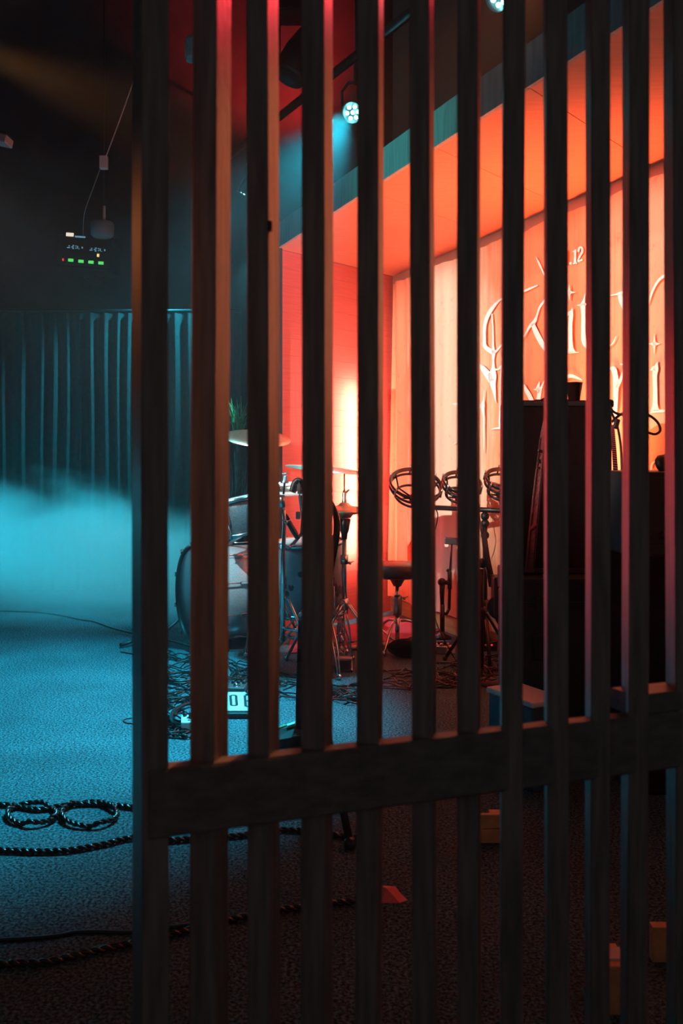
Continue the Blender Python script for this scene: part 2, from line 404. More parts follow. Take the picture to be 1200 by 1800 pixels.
glyph(fa, [(600, 110, 10), (540, 158, 18), (505, 185, 22), (440, 262, 40), (392, 350, 40), (368, 450, 34), (366, 560, 32), (372, 650, 40), (430, 700, 50), (465, 725, 40)],
      [(445, 310, 14), (455, 450, 14), (458, 640, 20), (462, 720, 36), (459, 800, 22), (460, 880, 36), (450, 960, 85), (455, 1050, 60), (470, 1130, 34), (487, 1250, 3)],
      [(465, 720, 30), (500, 695, 18), (540, 648, 16), (600, 590, 10), (720, 520, 4)],
      [(308, 848, 24), (345, 880, 50), (400, 950, 70), (440, 1020, 60)],
      [(470, 897, 24), (515, 895, 14), (545, 865, 26), (620, 800, 6)],
      [(545, 880, 10), (535, 1000, 10), (533, 1200, 10), (530, 1350, 12), (525, 1450, 16), (535, 1512, 24)],
      [(600, 1500, 10), (545, 1512, 22), (480, 1520, 16), (435, 1530, 4)])
glyph(fa, [(364, 1110, 2), (357, 1220, 12), (348, 1270, 44), (350, 1310, 34), (360, 1400, 16), (358, 1500, 12), (360, 1650, 8), (358, 1775, 2)],
      [(200, 1290, 10), (308, 1283, 30), (345, 1283, 54)])
glyph(fa, [(30, 1262, 5), (72, 1262, 26), (140, 1275, 30), (160, 1400, 12)], [(35, 1690, 4), (70, 1668, 10), (130, 1640, 4)])
glyph(fb, [(203, 138, 3), (240, 215, 22), (275, 290, 18), (305, 355, 14), (380, 500, 10)],
      [(-60, 565, 6), (70, 525, 22), (140, 495, 24), (222, 460, 12)],
      [(400, 480, 8), (305, 625, 24), (245, 710, 24), (215, 800, 20), (185, 870, 40), (130, 930, 30), (72, 1030, 8), (-40, 1160, 4)],
      [(165, 890, 40), (200, 980, 56), (250, 1080, 60), (305, 1170, 50), (370, 1260, 20)])
glyph(fb, [(70, 1580, 6), (90, 1640, 40), (125, 1700, 50), (160, 1780, 45), (190, 1880, 20)],
      [(298, 1535, 8), (265, 1610, 24), (245, 1660, 44), (230, 1760, 44), (225, 1860, 20)],
      [(245, 1545, 3), (225, 1625, 40), (240, 1680, 20)], [(178, 1637, 3), (225, 1635, 36), (250, 1640, 20)])
g = glyph(fb, [(614, 715, 3), (602, 790, 46), (592, 900, 46), (592, 1080, 50), (598, 1170, 60), (602, 1225, 120)],
          [(540, 810, 6), (575, 780, 40), (600, 770, 46)], [(600, 1212, 36), (640, 1218, 20), (692, 1218, 3)], [(530, 1220, 10), (600, 1218, 30)])
star(g, 578, 540, 75, 90, fb)
glyph(fb, [(757, 550, 2), (745, 630, 26), (733, 685, 54), (738, 800, 46), (738, 1000, 50), (748, 1100, 54), (790, 1165, 36), (840, 1150, 6)],
      [(663, 687, 3), (720, 682, 26), (765, 675, 26), (850, 660, 8)])
glyph(fb, [(500, 1560, 30), (555, 1495, 42), (600, 1485, 40), (660, 1502, 30), (725, 1532, 8)])
glyph(fc, [(-20, 258, 6), (55, 248, 10), (110, 238, 14), (140, 232, 30), (180, 222, 26), (240, 215, 6)],
      [(140, 232, 30), (158, 290, 44), (180, 365, 26), (230, 480, 6)], [(20, 710, 4), (60, 688, 8), (90, 655, 10), (112, 603, 4)])
glyph(fc, [(30, 880, 6), (62, 888, 24), (90, 895, 45), (105, 950, 44), (112, 1020, 50), (110, 1100, 42), (108, 1200, 36), (102, 1290, 34), (90, 1380, 10)],
      [(118, 1060, 30), (150, 990, 26), (175, 910, 14), (200, 820, 6)], [(148, 850, 12), (185, 856, 10)])
g = glyph(fc, [(620, 40, 6), (545, 70, 24), (490, 110, 22), (445, 180, 20), (415, 260, 16), (395, 330, 4)])
star(g, 448, 672, 50, 90, fc)
glyph(fc, [(474, 828, 2), (462, 890, 44), (452, 950, 40), (455, 1080, 38), (455, 1200, 44), (455, 1262, 76)],
      [(408, 905, 5), (452, 885, 50)], [(410, 1278, 10), (460, 1264, 28), (545, 1262, 18), (640, 1250, 5)])
glyph(fc, [(418, 1790, 16), (430, 1725, 18), (475, 1690, 5)], [(510, 1762, 22), (560, 1740, 44), (620, 1700, 10)])
# date line: 11.12
dm = MB()
for u0 in (470, 535, 642):
    stroke(dm, [(u0 + 6, 55 + (642 - u0) * .1, 26), (u0 + 4, 130 + (642 - u0) * .1, 24), (u0 + 2, 212 + (642 - u0) * .1, 28)], fb)
    stroke(dm, [(u0 - 24, 82 + (642 - u0) * .1, 8), (u0 + 4, 64 + (642 - u0) * .1, 16)], fb)
    stroke(dm, [(u0 - 22, 216 + (642 - u0) * .1, 14), (u0 + 26, 208 + (642 - u0) * .1, 14)], fb)
stroke(dm, [(580, 213, 26), (606, 210, 26)], fb)
stroke(dm, [(682, 82, 22), (690, 45, 24), (708, 28, 20), (726, 45, 24), (724, 85, 24), (700, 130, 20), (680, 175, 16), (684, 190, 18), (705, 180, 18), (728, 168, 22)], fb)
GL.append(dm)
for mb in GL: mb.build('lettering', M['white_print'], bd)

# ------------------------------------------------------------------ far curtain with its rail
ct = thing('stage_curtain', (-2.5, 8.35, 0), 'dark pleated stage curtain along the far wall behind the fog', 'curtain')
vv, cols_ = [], []
x = -4.6; ridge = []
rr = random.Random(3)
known = [2, 35, 70, 92, 113, 137, 157, 184, 204, 223, 243, 262, 284, 305, 330, 352, 374]
xs = [(-600 + k) / F * 8.3 for k in known]
while xs[0] > -4.7: xs.insert(0, xs[0] - rr.uniform(0.09, 0.16))
while xs[-1] < -0.85: xs.append(xs[-1] + rr.uniform(0.09, 0.13))
prof = []
for i in range(len(xs) - 1):
    a, b = xs[i], xs[i + 1]; w_ = b - a; dp = rr.uniform(0.05, 0.085)
    for t, o_ in ((0, 1.0), (.07, .98), (.15, .72), (.3, .2), (.5, 0), (.7, .2), (.86, .72), (.94, .96)):
        prof.append((a + w_ * t, 8.42 - dp * o_))
for (px_, py_) in prof:
    for j in range(9):
        z = 0.015 + 2.33 * j / 8
        vv.append((px_ + 0.006 * math.sin(z * 3 + px_ * 7), py_ - 0.012 * (1 - j / 8), z))
n9 = 9
ff = [(i * n9 + j, (i + 1) * n9 + j, (i + 1) * n9 + j + 1, i * n9 + j + 1) for i in range(len(prof) - 1) for j in range(8)]
MB().add(vv, ff, True).build('pleated_cloth', M['curtain_cloth'], ct)
MB().tube([(-4.6, 8.42, 2.37), (-0.85, 8.42, 2.37)], 0.018, 8).build('curtain_rail', M['black_metal'], ct)
for xx in (-4.2, -3.2, -2.2, -1.2): MB().box((xx, 8.62, 2.37), (0.03, 0.38, 0.03)).build('rail_bracket', M['black_metal'], ct)

# ------------------------------------------------------------------ slatted wooden screen in the foreground
K0 = -3.0816
def fY(px): return K0 / ((px - CX) / F - 2.63)
sp = at(300, 800, 1.1)
fs = thing('slatted_screen', (sp.x, sp.y, 0), 'tall dark wooden screen of vertical slats with one cross rail in the foreground', 'screen')
SL = [  # kind, three picture columns: R = (left, corner, right) right flank shows; L = left flank shows
    ('L', 232, 249, 297, .06), ('R', 332, 378, 404, .045), ('R', 431.5, 471.5, 491, .045), ('R', 527.5, 569.5, 585, .045), ('R', 626, 664, 673, .045),
    ('R', 721, 757, 765, .045), ('R', 803, 839.5, 844.5, .045), ('L', 880, 883, 920, .045), ('L', 955.5, 961, 998, .045), ('L', 1028, 1038.5, 1072, .045),
    ('L', 1092, 1105, 1140, .045), ('L', 1167.5, 1185, 1222, .045), ('L', 1238, 1254, 1290, .045), ('L', 1306, 1324, 1360, .045)]
for i, (kd, a, b, c, dep) in enumerate(SL):
    if kd == 'R':
        Y = fY(b); Nn = at(b, HZ, Y).xy; k = (c - CX) / F; Ff = Vector((k * (Y + dep), Y + dep)); wdt = (b - a) / F * Y
        v = Ff - Nn; pr = Vector((v.y, -v.x)).normalized()
        plan = [Nn, Ff, Ff - pr * wdt, Nn - pr * wdt]
    else:
        Y = fY(b); Nn = at(b, HZ, Y).xy; k = (a - CX) / F; Ff = Vector((k * (Y + dep), Y + dep)); wdt = (c - b) / F * Y
        v = Ff - Nn; pr = Vector((v.y, -v.x)).normalized()
        plan = [Nn, Ff, Ff + pr * wdt, Nn + pr * wdt]
    # small chamfer on the corners
    pl = []
    for j in range(4):
        p, pa, pb = plan[j], plan[j - 1], plan[(j + 1) % 4]
        pl.append(p + (pa - p).normalized() * 0.0012); pl.append(p + (pb - p).normalized() * 0.0012)
    mb = MB(); nz = 14; N8 = 8; vv = []
    lean = 0.003 * math.sin(i * 2.1)
    for j in range(nz + 1):
        z = 2.4 * j / nz
        dx = lean * (z - 1.15) + 0.0006 * math.sin(z * 4 + i)
        vv += [(p.x + dx, p.y, z) for p in pl]
    ff = [(j * N8 + k, j * N8 + (k + 1) % N8, (j + 1) * N8 + (k + 1) % N8, (j + 1) * N8 + k) for j in range(nz) for k in range(N8)]
    ff += [tuple(range(N8))[::-1], tuple(nz * N8 + k for k in range(N8))]
    o = mb.add(vv, ff).build('post' if i == 0 else 'slat', M['slat_wood'], fs)
dirf = Vector((2.63, 1)).normalized(); nfr = Vector((dirf.y, -dirf.x))
def rail(name, px0, px1, z0, z1, front, depth):
    a = at(px0, HZ, fY(px0)).xy; b = at(px1, HZ, fY(px1)).xy
    a0, b0 = a + nfr * front, b + nfr * front; a1, b1 = a - nfr * depth, b - nfr * depth
    mb = MB(); ch = 0.003
    P = [(0, z0 + ch), (0, z1 - ch), (ch, z1), (front + depth - ch, z1), (front + depth, z1 - ch), (front + depth, z0 + ch), (front + depth - ch, z0), (ch, z0)]
    vv = [(*(a0 - nfr * s_), z) for s_, z in P] + [(*(b0 - nfr * s_), z) for s_, z in P]
    ff = [tuple(range(8)), tuple(range(8, 16))[::-1]] + [(k, 8 + k, 8 + (k + 1) % 8, (k + 1) % 8) for k in range(8)]
    return mb.add(vv, ff).build(name, M['rail_wood'], fs)
rail('cross_rail', 262, 1360, .7285, .8045, .004, .024)
rail('bottom_rail', 262, 1360, .02, .10, .004, .024)
rail('top_rail', 236, 1360, 2.36, 2.44, .004, .05)
rail('rail_block', 1112, 1360, .8045, .832, .004, .05)
# a peg on one slat
p = at(473, 397, fY(471) + 0.005)
MB().box(p + Vector((0.001, 0, 0)), (.006, .012, .012), bev=.002).build('peg', M['black_metal'], fs)

# ------------------------------------------------------------------ stage lamps
def par_can(loc, tgt, label, lit=True):
    e = thing('stage_spotlight', loc, label, 'spotlight', 'cyan spotlights on the lighting bar')
    loc = Vector(loc); ax = (Vector(tgt) - loc).normalized(); Mx = frame_z(loc, ax)
    MB().lathe([(.02, -.16), (.046, -.15), (.052, -.08), (.055, 0), (.055, .016), (.051, .016), (.050, -.006), (0, -.006)], Mx, 24).build('housing', M['black_metal'], e)
    spts = [(0, 0)] + [(.029 * math.cos(a), .029 * math.sin(a)) for a in [k * math.pi / 3 for k in range(6)]]
    for (x_, y_) in spts:
        MB().lathe([(.009, -.004), (.009, .002), (.006, .006), (0, .008)], Mx @ Matrix.Translation((x_, y_, 0)), 12).build('lens', M['led_cyan'], e)
    yk = MB(); side = ax.cross(Vector((0, 0, 1))).normalized()
    c0 = loc - ax * .08
    yk.tube([c0 + side * .082, c0 + side * .085 + Vector((0, 0, .11)), c0 + side * .05 + Vector((0, 0, .15)), c0 - side * .05 + Vector((0, 0, .15)), c0 - side * .085 + Vector((0, 0, .11)), c0 - side * .082], .008, 6)
    yk.build('yoke', M['black_metal'], e)
    MB().box(c0 + Vector((0, 0, .19)), (.04, .05, .10), bev=.006).build('clamp', M['black_metal'], e)
    return c0
LB = []
LB.append(par_can((0.055, 4.955, 2.855), (-1.0, 2.2, 1.7), 'glowing cyan LED spotlight hanging above the middle of the alcove edge'))
far_c = par_can((-0.785, 8.0, 3.26), (-1.9, 8.1, 1.2), 'cyan spotlight deep in the room beside the curtain, pointing down left')
MB().tube([far_c + Vector((0, 0, .2)), (far_c.x, far_c.y, 5.3)], .012, 8).build('hanger', M['black_metal'], bpy.data.objects['stage_spotlight.001'])
LB.append(Vector((-0.60, 6.41, 2.95)))
LB.append(par_can((0.585, 3.72, 2.862), (-1.2, 2.6, 1.6), 'cyan spotlight nearest the camera, cut off by the top of the frame'))
lb = thing('lighting_bar', (LB[0].x, LB[0].y, 3.0), 'black lighting bar above the front edge of the alcove', 'lighting bar')
p0, p1 = LB[1] + Vector((0, 0, .22)), LB[2] + Vector((0, 0, .22)); dd = (p1 - p0).normalized()
MB().tube([p0 - dd * .4, p1 + dd * 1.6], .024, 12).build('pipe', M['black_metal'], lb)
for k in (0.1, 1.6, 3.2):
    pp = p0 + dd * k; MB().tube([pp, (pp.x, pp.y, 5.3)], .012, 8).build('hanger', M['black_metal'], lb)

def moving_head(loc, label, s=1.0, roll=0.0):
    e = thing('moving_head_lamp', loc, label, 'stage lamp')
    l = Vector(loc)
    MB().box(l + Vector((0, 0, .26 * s)), (.26 * s, .22 * s, .09 * s), bev=.012).build('base', M['black_plastic'], e)
    for sx in (-1, 1): MB().box(l + Vector((sx * .125 * s, 0, .10 * s)), (.04 * s, .10 * s, .28 * s), bev=.012).build('arm', M['black_plastic'], e)
    Mx = frame_z(l, (-.5, -.2, -1))
    MB().lathe([(.02 * s, -.16 * s), (.075 * s, -.14 * s), (.095 * s, -.03 * s), (.10 * s, .12 * s), (.09 * s, .14 * s), (.085 * s, .12 * s), (0, .12 * s)], Mx, 24).build('head', M['black_plastic'], e)
    MB().tube([l + Vector((0, 0, .3 * s)), (l.x, l.y, 5.3)], .014, 8).build('hanger', M['black_metal'], e)
mh = at(526, 100, 7.4)
moving_head((mh.x, mh.y, mh.z), 'black moving head lamp in silhouette before the red lit wall', 1.35)
ml = at(-8, 244, 5.5)
e = thing('stage_floodlight', ml, 'dark floodlight at the left edge with a bluish lit rim', 'floodlight')
Mx = Matrix.Rotation(R(12), 4, 'Y')
MB().box(ml, (.16, .12, .045), Mx, bev=.006).build('housing', M['grey_plastic'], e)
MB().box(ml + Vector((0, 0, .03)), (.17, .13, .012), Mx, bev=.003).build('lid', M['black_metal'], e)
MB().tube([ml + Vector((0, .0, .03)), (ml.x, ml.y, 5.3)], .01, 6).build('hanger', M['black_metal'], e)

# ------------------------------------------------------------------ receiver rack high on the far wall
rk = at(147, 438, 8.25)
e = thing('receiver_rack', (rk.x, rk.y, rk.z - .18), 'black wireless receiver rack with green buttons and two small blue displays high on far wall', 'receiver')
FYk = 8.1
def face(px, py, w_, h_, name, m, dy=0.0, rx=4.0):
    p = at(px, py, FYk); s_ = FYk / F
    return MB().box(p + Vector((0, -.004 - dy, 0)), (w_ * s_, .012, h_ * s_), Matrix.Rotation(R(-rx), 4, 'Y') if 0 else Matrix.Rotation(R(rx), 4, 'Y'), bev=.0015).build(name, m, e)
c0 = at(147, 441, FYk); s_ = FYk / F
RY = Matrix.Rotation(R(4), 4, 'Y')
MB().box(c0 + Vector((0, .17, 0)), (96 * s_, .34, 52 * s_), RY, bev=.008).build('casing', M['black_plastic'], e)
MB().box(c0 + Vector((0, .17, -30 * s_)), (98 * s_, .30, 3 * s_), RY, bev=.003).build('shelf', M['black_plastic'], e)
for (px, py) in ((124.5, 457.5), (142.5, 459.5), (160, 461), (177.5, 462.5)): face(px, py, 9, 5, 'button', M['led_green'])
face(111, 456.5, 2.4, 4, 'power_light', M['led_red'])
face(172.5, 449, 3.6, 5, 'warning_light', M['led_yellow'])
face(123, 412.5, 13, 6, 'lamp_window', M['display_white'])
face(141, 416.5, 18, 2.5, 'top_strip', M['display_blue'])
for x0, y0 in ((121, 434), (160.5, 438.5)):
    d_ = face(x0 + 8, y0 + 1, 28, 10, 'display', M['black_gloss'], -.001)
    mb = MB()
    for k, (dx, dy, ww, hh) in enumerate(((0, 1.5, 5, 1.5), (1, -1.5, 2, 1.5), (7, 0, 4, 1.6), (8, 2.6, 3, 1.6), (8.5, -2.6, 3, 1.4), (13, -2, 2, 1.4), (13, 1.5, 2, 1.4), (16, 0, 1.6, 4.5), (18.5, 2.6, 1.2, 1.2), (24, 0, 2, 3))):
        p = at(x0 + dx, y0 + dy + dx * .07, FYk); mb.box(p + Vector((0, -.009, 0)), (ww * s_, .004, hh * s_))
    mb.build('digits', M['display_blue'], e)
MB().box((rk.x, 8.65, rk.z - .17), (.10, .42, .08), bev=.01).build('wall_bracket', M['black_metal'], e)

dl = at(180, 403, 7.9); s_ = 7.9 / F
e = thing('pendant_camera', dl, 'grey drum shaped camera dome hanging on a white stem by the receiver rack', 'camera')
MB().lathe([(0, -15 * s_), (16 * s_, -14 * s_), (20 * s_, -10 * s_), (20.5 * s_, 9 * s_), (18 * s_, 13 * s_), (0, 14 * s_)], Matrix.Translation(dl), 28).build('dome', M['grey_plastic'], e)
MB().tube([dl + Vector((3 * s_, 0, 13 * s_)), dl + Vector((3 * s_, 0, 41 * s_))], 2.6 * s_, 10).build('stem', M['white_paint'], e)
MB().tube([dl + Vector((3 * s_, 0, 41 * s_)), (dl.x + 3 * s_, dl.y, 5.3)], .006, 6).build('drop_rod', M['black_metal'], e)

jb = at(182.5, 286, 7.6); s_ = 7.6 / F
e = thing('hanging_cable', jb, 'white cable with a pale junction box hanging above the receiver rack', 'cable')
MB().box(jb, (14 * s_, .05, 23 * s_), bev=.006).build('junction_box', M['white_paint'], e)
MB().tube(curve_pts([at(258, 60, 7.6), at(240, 128, 7.6), at(232, 150, 7.6), at(220, 184, 7.6), at(204, 228, 7.6), at(186, 276, 7.6)], 6), .0045, 6).build('cord', M['white_paint'], e)
MB().tube(curve_pts([at(176, 296, 7.6), at(163, 332, 7.65), at(151, 365, 7.8), at(147, 385, 7.95), at(146, 414, 8.15)], 6), .0035, 6).build('cord', M['grey_plastic'], e)

ck = at(336, 86, 7.6); s_ = 7.6 / F
e = thing('wall_speaker', ck, 'pale rounded loudspeaker high between the first two slats', 'speaker')
MB().box(ck, (22 * s_, .10, 50 * s_), bev=10 * s_).build('grille', M['white_paint'], e)
MB().tube([ck + Vector((0, .05, 0)), (ck.x, 8.8, ck.z)], .015, 8).build('wall_arm', M['black_metal'], e)

# ------------------------------------------------------------------ plant behind the drums
pb = at(417, 1000, 6.9); pb.z = 0
e = thing('potted_plant', pb, 'tall potted grass plant with green top standing behind the drum kit', 'plant')
MB().lathe([(.09, 0), (.12, .02), (.15, .26), (.16, .28), (.145, .28), (.135, .25), (0, .24)], Matrix.Translation(pb), 20).build('pot', M['pot_clay'], e)
mb = MB(); r_ = random.Random(5)
for i in range(70):
    a = r_.uniform(0, 6.28); rad = r_.uniform(0, .07)
    b0 = pb + Vector((rad * math.cos(a), rad * math.sin(a), .24)); tp = b0 + Vector((r_.uniform(-.09, .09), r_.uniform(-.09, .09), r_.uniform(.5, .95)))
    mb.tube([b0, (b0 + tp) / 2 + Vector((r_.uniform(-.03, .03), 0, 0)), tp], [.004, .004, .002], 4)
tag(mb.build('stalks', M['stem_brown'], e), kind='stuff')
mb = MB()
for i in range(60):
    a = r_.uniform(0, 6.28); b0 = pb + Vector((r_.uniform(-.03, .03), r_.uniform(-.03, .03), r_.uniform(1.22, 1.38)))
    ln = r_.uniform(.16, .30); sp_ = r_.uniform(.02, .13)
    dirv = Vector((math.cos(a), math.sin(a), 0)); sd = Vector((-math.sin(a), math.cos(a), 0)); vv = []
    for k in range(6):
        t = k / 5; c_ = b0 + dirv * sp_ * (t ** 1.3) * 1.2 + Vector((0, 0, ln * (t - .25 * t * t))); hw = .006 * (1 - t) ** .7 + .0005
        vv += [c_ - sd * hw, c_ + sd * hw]
    mb.add(vv, [(2 * k, 2 * k + 1, 2 * k + 3, 2 * k + 2) for k in range(5)], True)
tag(mb.build('leaves', M['leaf_green'], e), kind='stuff')
mb = MB(); mb.tube([pb + Vector((0, 0, .2)), pb + Vector((.01, 0, 1.32))], [.03, .02], 8); mb.build('trunk', M['stem_brown'], e)

# ------------------------------------------------------------------ drum kit
def drum(name, label, cat, c, axis, r, dep, shell, headm, lugs=8, hoop='chrome', legs=0, group=None, claws=False, back=None):
    c = Vector(c); ax = Vector(axis).normalized(); Mx = frame_z(c, ax)
    e = thing(name, c if not legs else Vector((c.x, c.y, 0)), label, cat, group)
    MB().lathe([(r * .97, -dep / 2), (r, -dep / 2 + .004), (r, dep / 2 - .004), (r * .97, dep / 2)], Mx, 48).build('shell', M[shell], e)
    for sgn in (1, -1):
        hm = headm if sgn > 0 else (back or headm)
        MB().lathe([(0, sgn * (dep / 2 + .006)), (r * .93, sgn * (dep / 2 + .006)), (r * .985, sgn * dep / 2), (r * .985, sgn * (dep / 2 - .01))], Mx, 48).build('drumhead', M[hm], e)
        hw = .040 if claws else .022
        z0 = sgn * (dep / 2 - hw * .55); z1 = sgn * (dep / 2 + hw * .45)
        MB().lathe([(r + .002, z0), (r + .013, z0), (r + .014, z1), (r + .003, z1), (r + .002, z0)], Mx, 48).build('hoop', M[hoop], e)
    for k in range(lugs):
        a = 2 * math.pi * (k + .5) / lugs; Mk = Mx @ Matrix.Rotation(a, 4, 'Z')
        mb = MB().box((0, 0, 0), (.018, .02, .06), Mk @ Matrix.Translation((r + .010, 0, 0)), bev=.004)
        for sgn in (1, -1): mb.tube([Mk @ Vector((r + .016, 0, sgn * .03)), Mk @ Vector((r + .018, 0, sgn * (dep / 2 + .016)))], .0035, 6)
        if claws:
            for sgn in (1, -1): mb.box((0, 0, 0), (.022, .024, .05), Mk @ Matrix.Translation((r + .018, 0, sgn * dep / 2)), bev=.004)
        mb.build('lug', M['chrome'], e)
    for k in range(legs):
        a = 2 * math.pi * k / legs + .5; p = Vector((c.x + (r + .02) * math.cos(a), c.y + (r + .02) * math.sin(a), 0))
        lg = MB().tube([p + Vector((.03 * math.cos(a), .03 * math.sin(a), .012)), p + Vector((.0, 0, .06)), (p.x, p.y, c.z + .08)], .006, 8)
        lg.ball(p + Vector((.03 * math.cos(a), .03 * math.sin(a), .014)), .014); lg.box((p.x, p.y, c.z), (.035, .035, .05), Matrix.Rotation(a, 4, 'Z'), bev=.005)
        lg.build('leg', M['chrome'], e)
    return e
# bass drum
bc = Vector((-0.87, 5.95, .315))
bx = Vector((-.88, -.47, 0.0)).normalized()
be = drum('bass_drum', 'large bass drum with dark front head seen at an angle behind the first slats', 'drum', bc + -bx * .2, bx, .285, .42, 'drum_white', 'head_dark', 10, 'drum_dark', claws=True, back='head_film')
for sg in (-1, 1):
    sd = Vector((-bx.y, bx.x, 0)) * sg
    p0 = bc - bx * .1 + sd * .25 + Vector((0, 0, -.1)); p1 = bc + bx * .08 + sd * .42; p1.z = 0.012
    lg = MB().tube([p0, p1], .008, 8); lg.ball(p1, .012); lg.build('spur', M['chrome'], be)
# tom on the bass drum
tom = at(425, 906, 5.75)
te = drum('rack_tom', 'sparkle rack tom with diagonal cyan sheen above the bass drum', 'drum', tom, (-.22, -.02, .97), .15, .20, 'drum_sparkle', 'head_film', 6)
p = tom + Vector((.05, .05, -.10)); q_ = bc - bx * .2 + Vector((0, 0, .29))
MB().tube([p, (p + q_) / 2 + Vector((.02, 0, .02)), q_], .011, 8).build('mount_arm', M['chrome'], te)
# floor tom, grey
ft = at(546, 1012, 5.65)
drum('floor_tom', 'grey floor tom on three chrome legs between third and fourth slats', 'drum', (ft.x, ft.y, .46), (-.03, -.06, 1), .185, .40, 'drum_grey', 'head_film', 8, 'chrome', legs=3)
fte = [o for o in bpy.data.objects if o.name == 'floor_tom'][0]
mb = MB(); r_ = random.Random(9)                    # hexagonal printed patches on the shell
for i in range(22):
    a = -math.pi / 2 - 1.3 + r_.uniform(0, 2.6); z = .46 + r_.uniform(-.08, .10); rr_ = .1862; s6 = r_.uniform(.018, .03)
    vv = []
    for k in range(6):
        ak = k * math.pi / 3 + .3; vv.append((ft.x + rr_ * math.cos(a + s6 * math.cos(ak) / rr_) - .03 * (z - .46), ft.y + rr_ * math.sin(a + s6 * math.cos(ak) / rr_) - .06 * (z - .46), z + s6 * math.sin(ak)))
    mb.add(vv, [tuple(range(6))])
tag(mb.build('printed_pattern', M['drum_dark'], fte), kind='stuff')
# snare tilted high
sn = at(527, 858, 5.45)
sne = drum('side_snare', 'shallow snare drum with white lower hoop and clip-on microphone', 'drum', sn, (-.05, .02, 1), .145, .055, 'steel', 'head_film', 8, 'white_paint')
p0 = sn + Vector((.0, 0, -.03))
MB().tube([p0, p0 + Vector((0.02, 0, -.16)), (p0.x + .03, p0.y, .55)], .011, 8).build('stand_pole', M['chrome'], sne)
MB().lathe([(.011, .5), (.016, .5), (.016, .58), (.011, .58)], Matrix.Translation((p0.x + .03, p0.y, 0)), 12).build('collar', M['black_metal'], sne)
MB().tube([(p0.x + .03, p0.y, .55), (p0.x + .03, p0.y, .25)], .014, 8).build('lower_pole', M['steel'], sne)
for k in range(3):
    a = 2.09 * k + .4; c_ = Vector((p0.x + .03, p0.y, .28)); f_ = Vector((p0.x + .03 + .26 * math.cos(a), p0.y + .26 * math.sin(a), .012))
    lg = MB().tube([c_, f_], .008, 6).tube([c_ + Vector((0, 0, -.14)), (c_ + f_) / 2], .006, 6); lg.ball(f_, .014); lg.build('leg', M['chrome'], sne)
cl = at(521, 846, 5.28)
MB().tube(curve_pts([at(512, 864, 5.28), at(517, 848, 5.28), at(527, 844, 5.28), at(536, 862, 5.28), at(545, 868, 5.28)], 5), .0125, 8).build('clip_microphone', M['black_plastic'], sne)

def tripod(e, c, hz, spread, az, r=.009, m='chrome', brace=True, hub=.03):
    c = Vector((c[0], c[1], 0))
    for k in range(3):
        a = az + 2 * math.pi * k / 3; f_ = c + Vector((spread * math.cos(a), spread * math.sin(a), .012)); u = Vector((-math.sin(a), math.cos(a), 0)) * .012
        top = c + Vector((.025 * math.cos(a), .025 * math.sin(a), hz)); lg = MB()
        md = c + Vector((spread * .72 * math.cos(a), spread * .72 * math.sin(a), hz * .42))
        if brace:
            for s_ in (-1, 1): lg.tube(curve_pts([top + u * s_, md + u * s_ * 1.0 + Vector((0, 0, .02)), f_ + u * s_ * .4], 4), r * .6, 6)
        else: lg.tube([top, f_], r, 6)
        lg.tube([c + Vector((.02 * math.cos(a), .02 * math.sin(a), hz * .35)), md], r * .55, 6)
        lg.ball(f_ + Vector((0, 0, .003)), .015)
        lg.build('leg', M[m], e)
    MB().lathe([(.012, hz - hub), (.024, hz - hub), (.024, hz + hub), (.012, hz + hub)], Matrix.Translation(c), 14).build('leg_hub', M[m], e)
def wing(mb, c, s=1.0):
    c = Vector(c); mb.tube([c + Vector((-.022 * s, 0, .012 * s)), c, c + Vector((.022 * s, 0, .012 * s))], .004 * s, 6); mb.lathe([(.007 * s, -.008 * s), (.009 * s, 0), (.006 * s, .01 * s)], Matrix.Translation(c), 8)
def cymbal_mesh(c, axis, r, bell=.05, h=.03):
    return MB().lathe([(.004, h + .016), (r * .12, h + .012), (r * .2, h - .002), (r * .24, h - .006), (r * .6, h * .45), (r, 0), (r, -.0015), (r * .6, h * .45 - .002), (r * .24, h - .009), (r * .12, h + .009), (.004, h + .013)], frame_z(c, axis), 48)
# crash cymbal
cc = at(452, 770, 5.9)
e = thing('crash_cymbal', (cc.x + .06, cc.y + .05, 0), 'pale crash cymbal tilted on its stand above the rack tom', 'cymbal')
cymbal_mesh(cc, (.10, -.27, 1), .200).build('cymbal', M['brass'], e)
b_ = Vector((cc.x + .06, cc.y + .05, 0))
MB().tube([cc + Vector((-.005, -.01, .07)), cc + Vector((.005, .01, -.05)), b_ + Vector((-.02, 0, .95)), b_ + Vector((0, 0, .9))], .006, 8).build('boom_rod', M['chrome'], e)
mb = MB(); wing(mb, cc + Vector((-.005, -.01, .06))); mb.lathe([(.018, .03), (.02, .04), (.012, .055)], Matrix.Translation(cc), 12); mb.build('wing_nut', M['chrome'], e)
MB().tube([b_ + Vector((0, 0, .25)), b_ + Vector((0, 0, .92))], .012, 10).build('pole', M['chrome'], e)
tripod(e, b_, .42, .32, .2)
# ride cymbal seen edge on
cc = at(572, 825, 5.25)
e = thing('ride_cymbal', (cc.x + .0, cc.y + .1, 0), 'thin ride cymbal seen edge on above the hi-hat', 'cymbal')
cymbal_mesh(cc, (.10, -.05, 1), .215, h=.018).build('cymbal', M['brass'], e)
b_ = Vector((cc.x - .03, cc.y + .1, 0))
MB().tube([cc + Vector((0, 0, .05)), cc + Vector((0, .02, -.05)), b_ + Vector((0, 0, .8)), b_ + Vector((0, 0, .2))], .009, 8).build('pole', M['chrome'], e)
tripod(e, b_, .40, .28, .9)
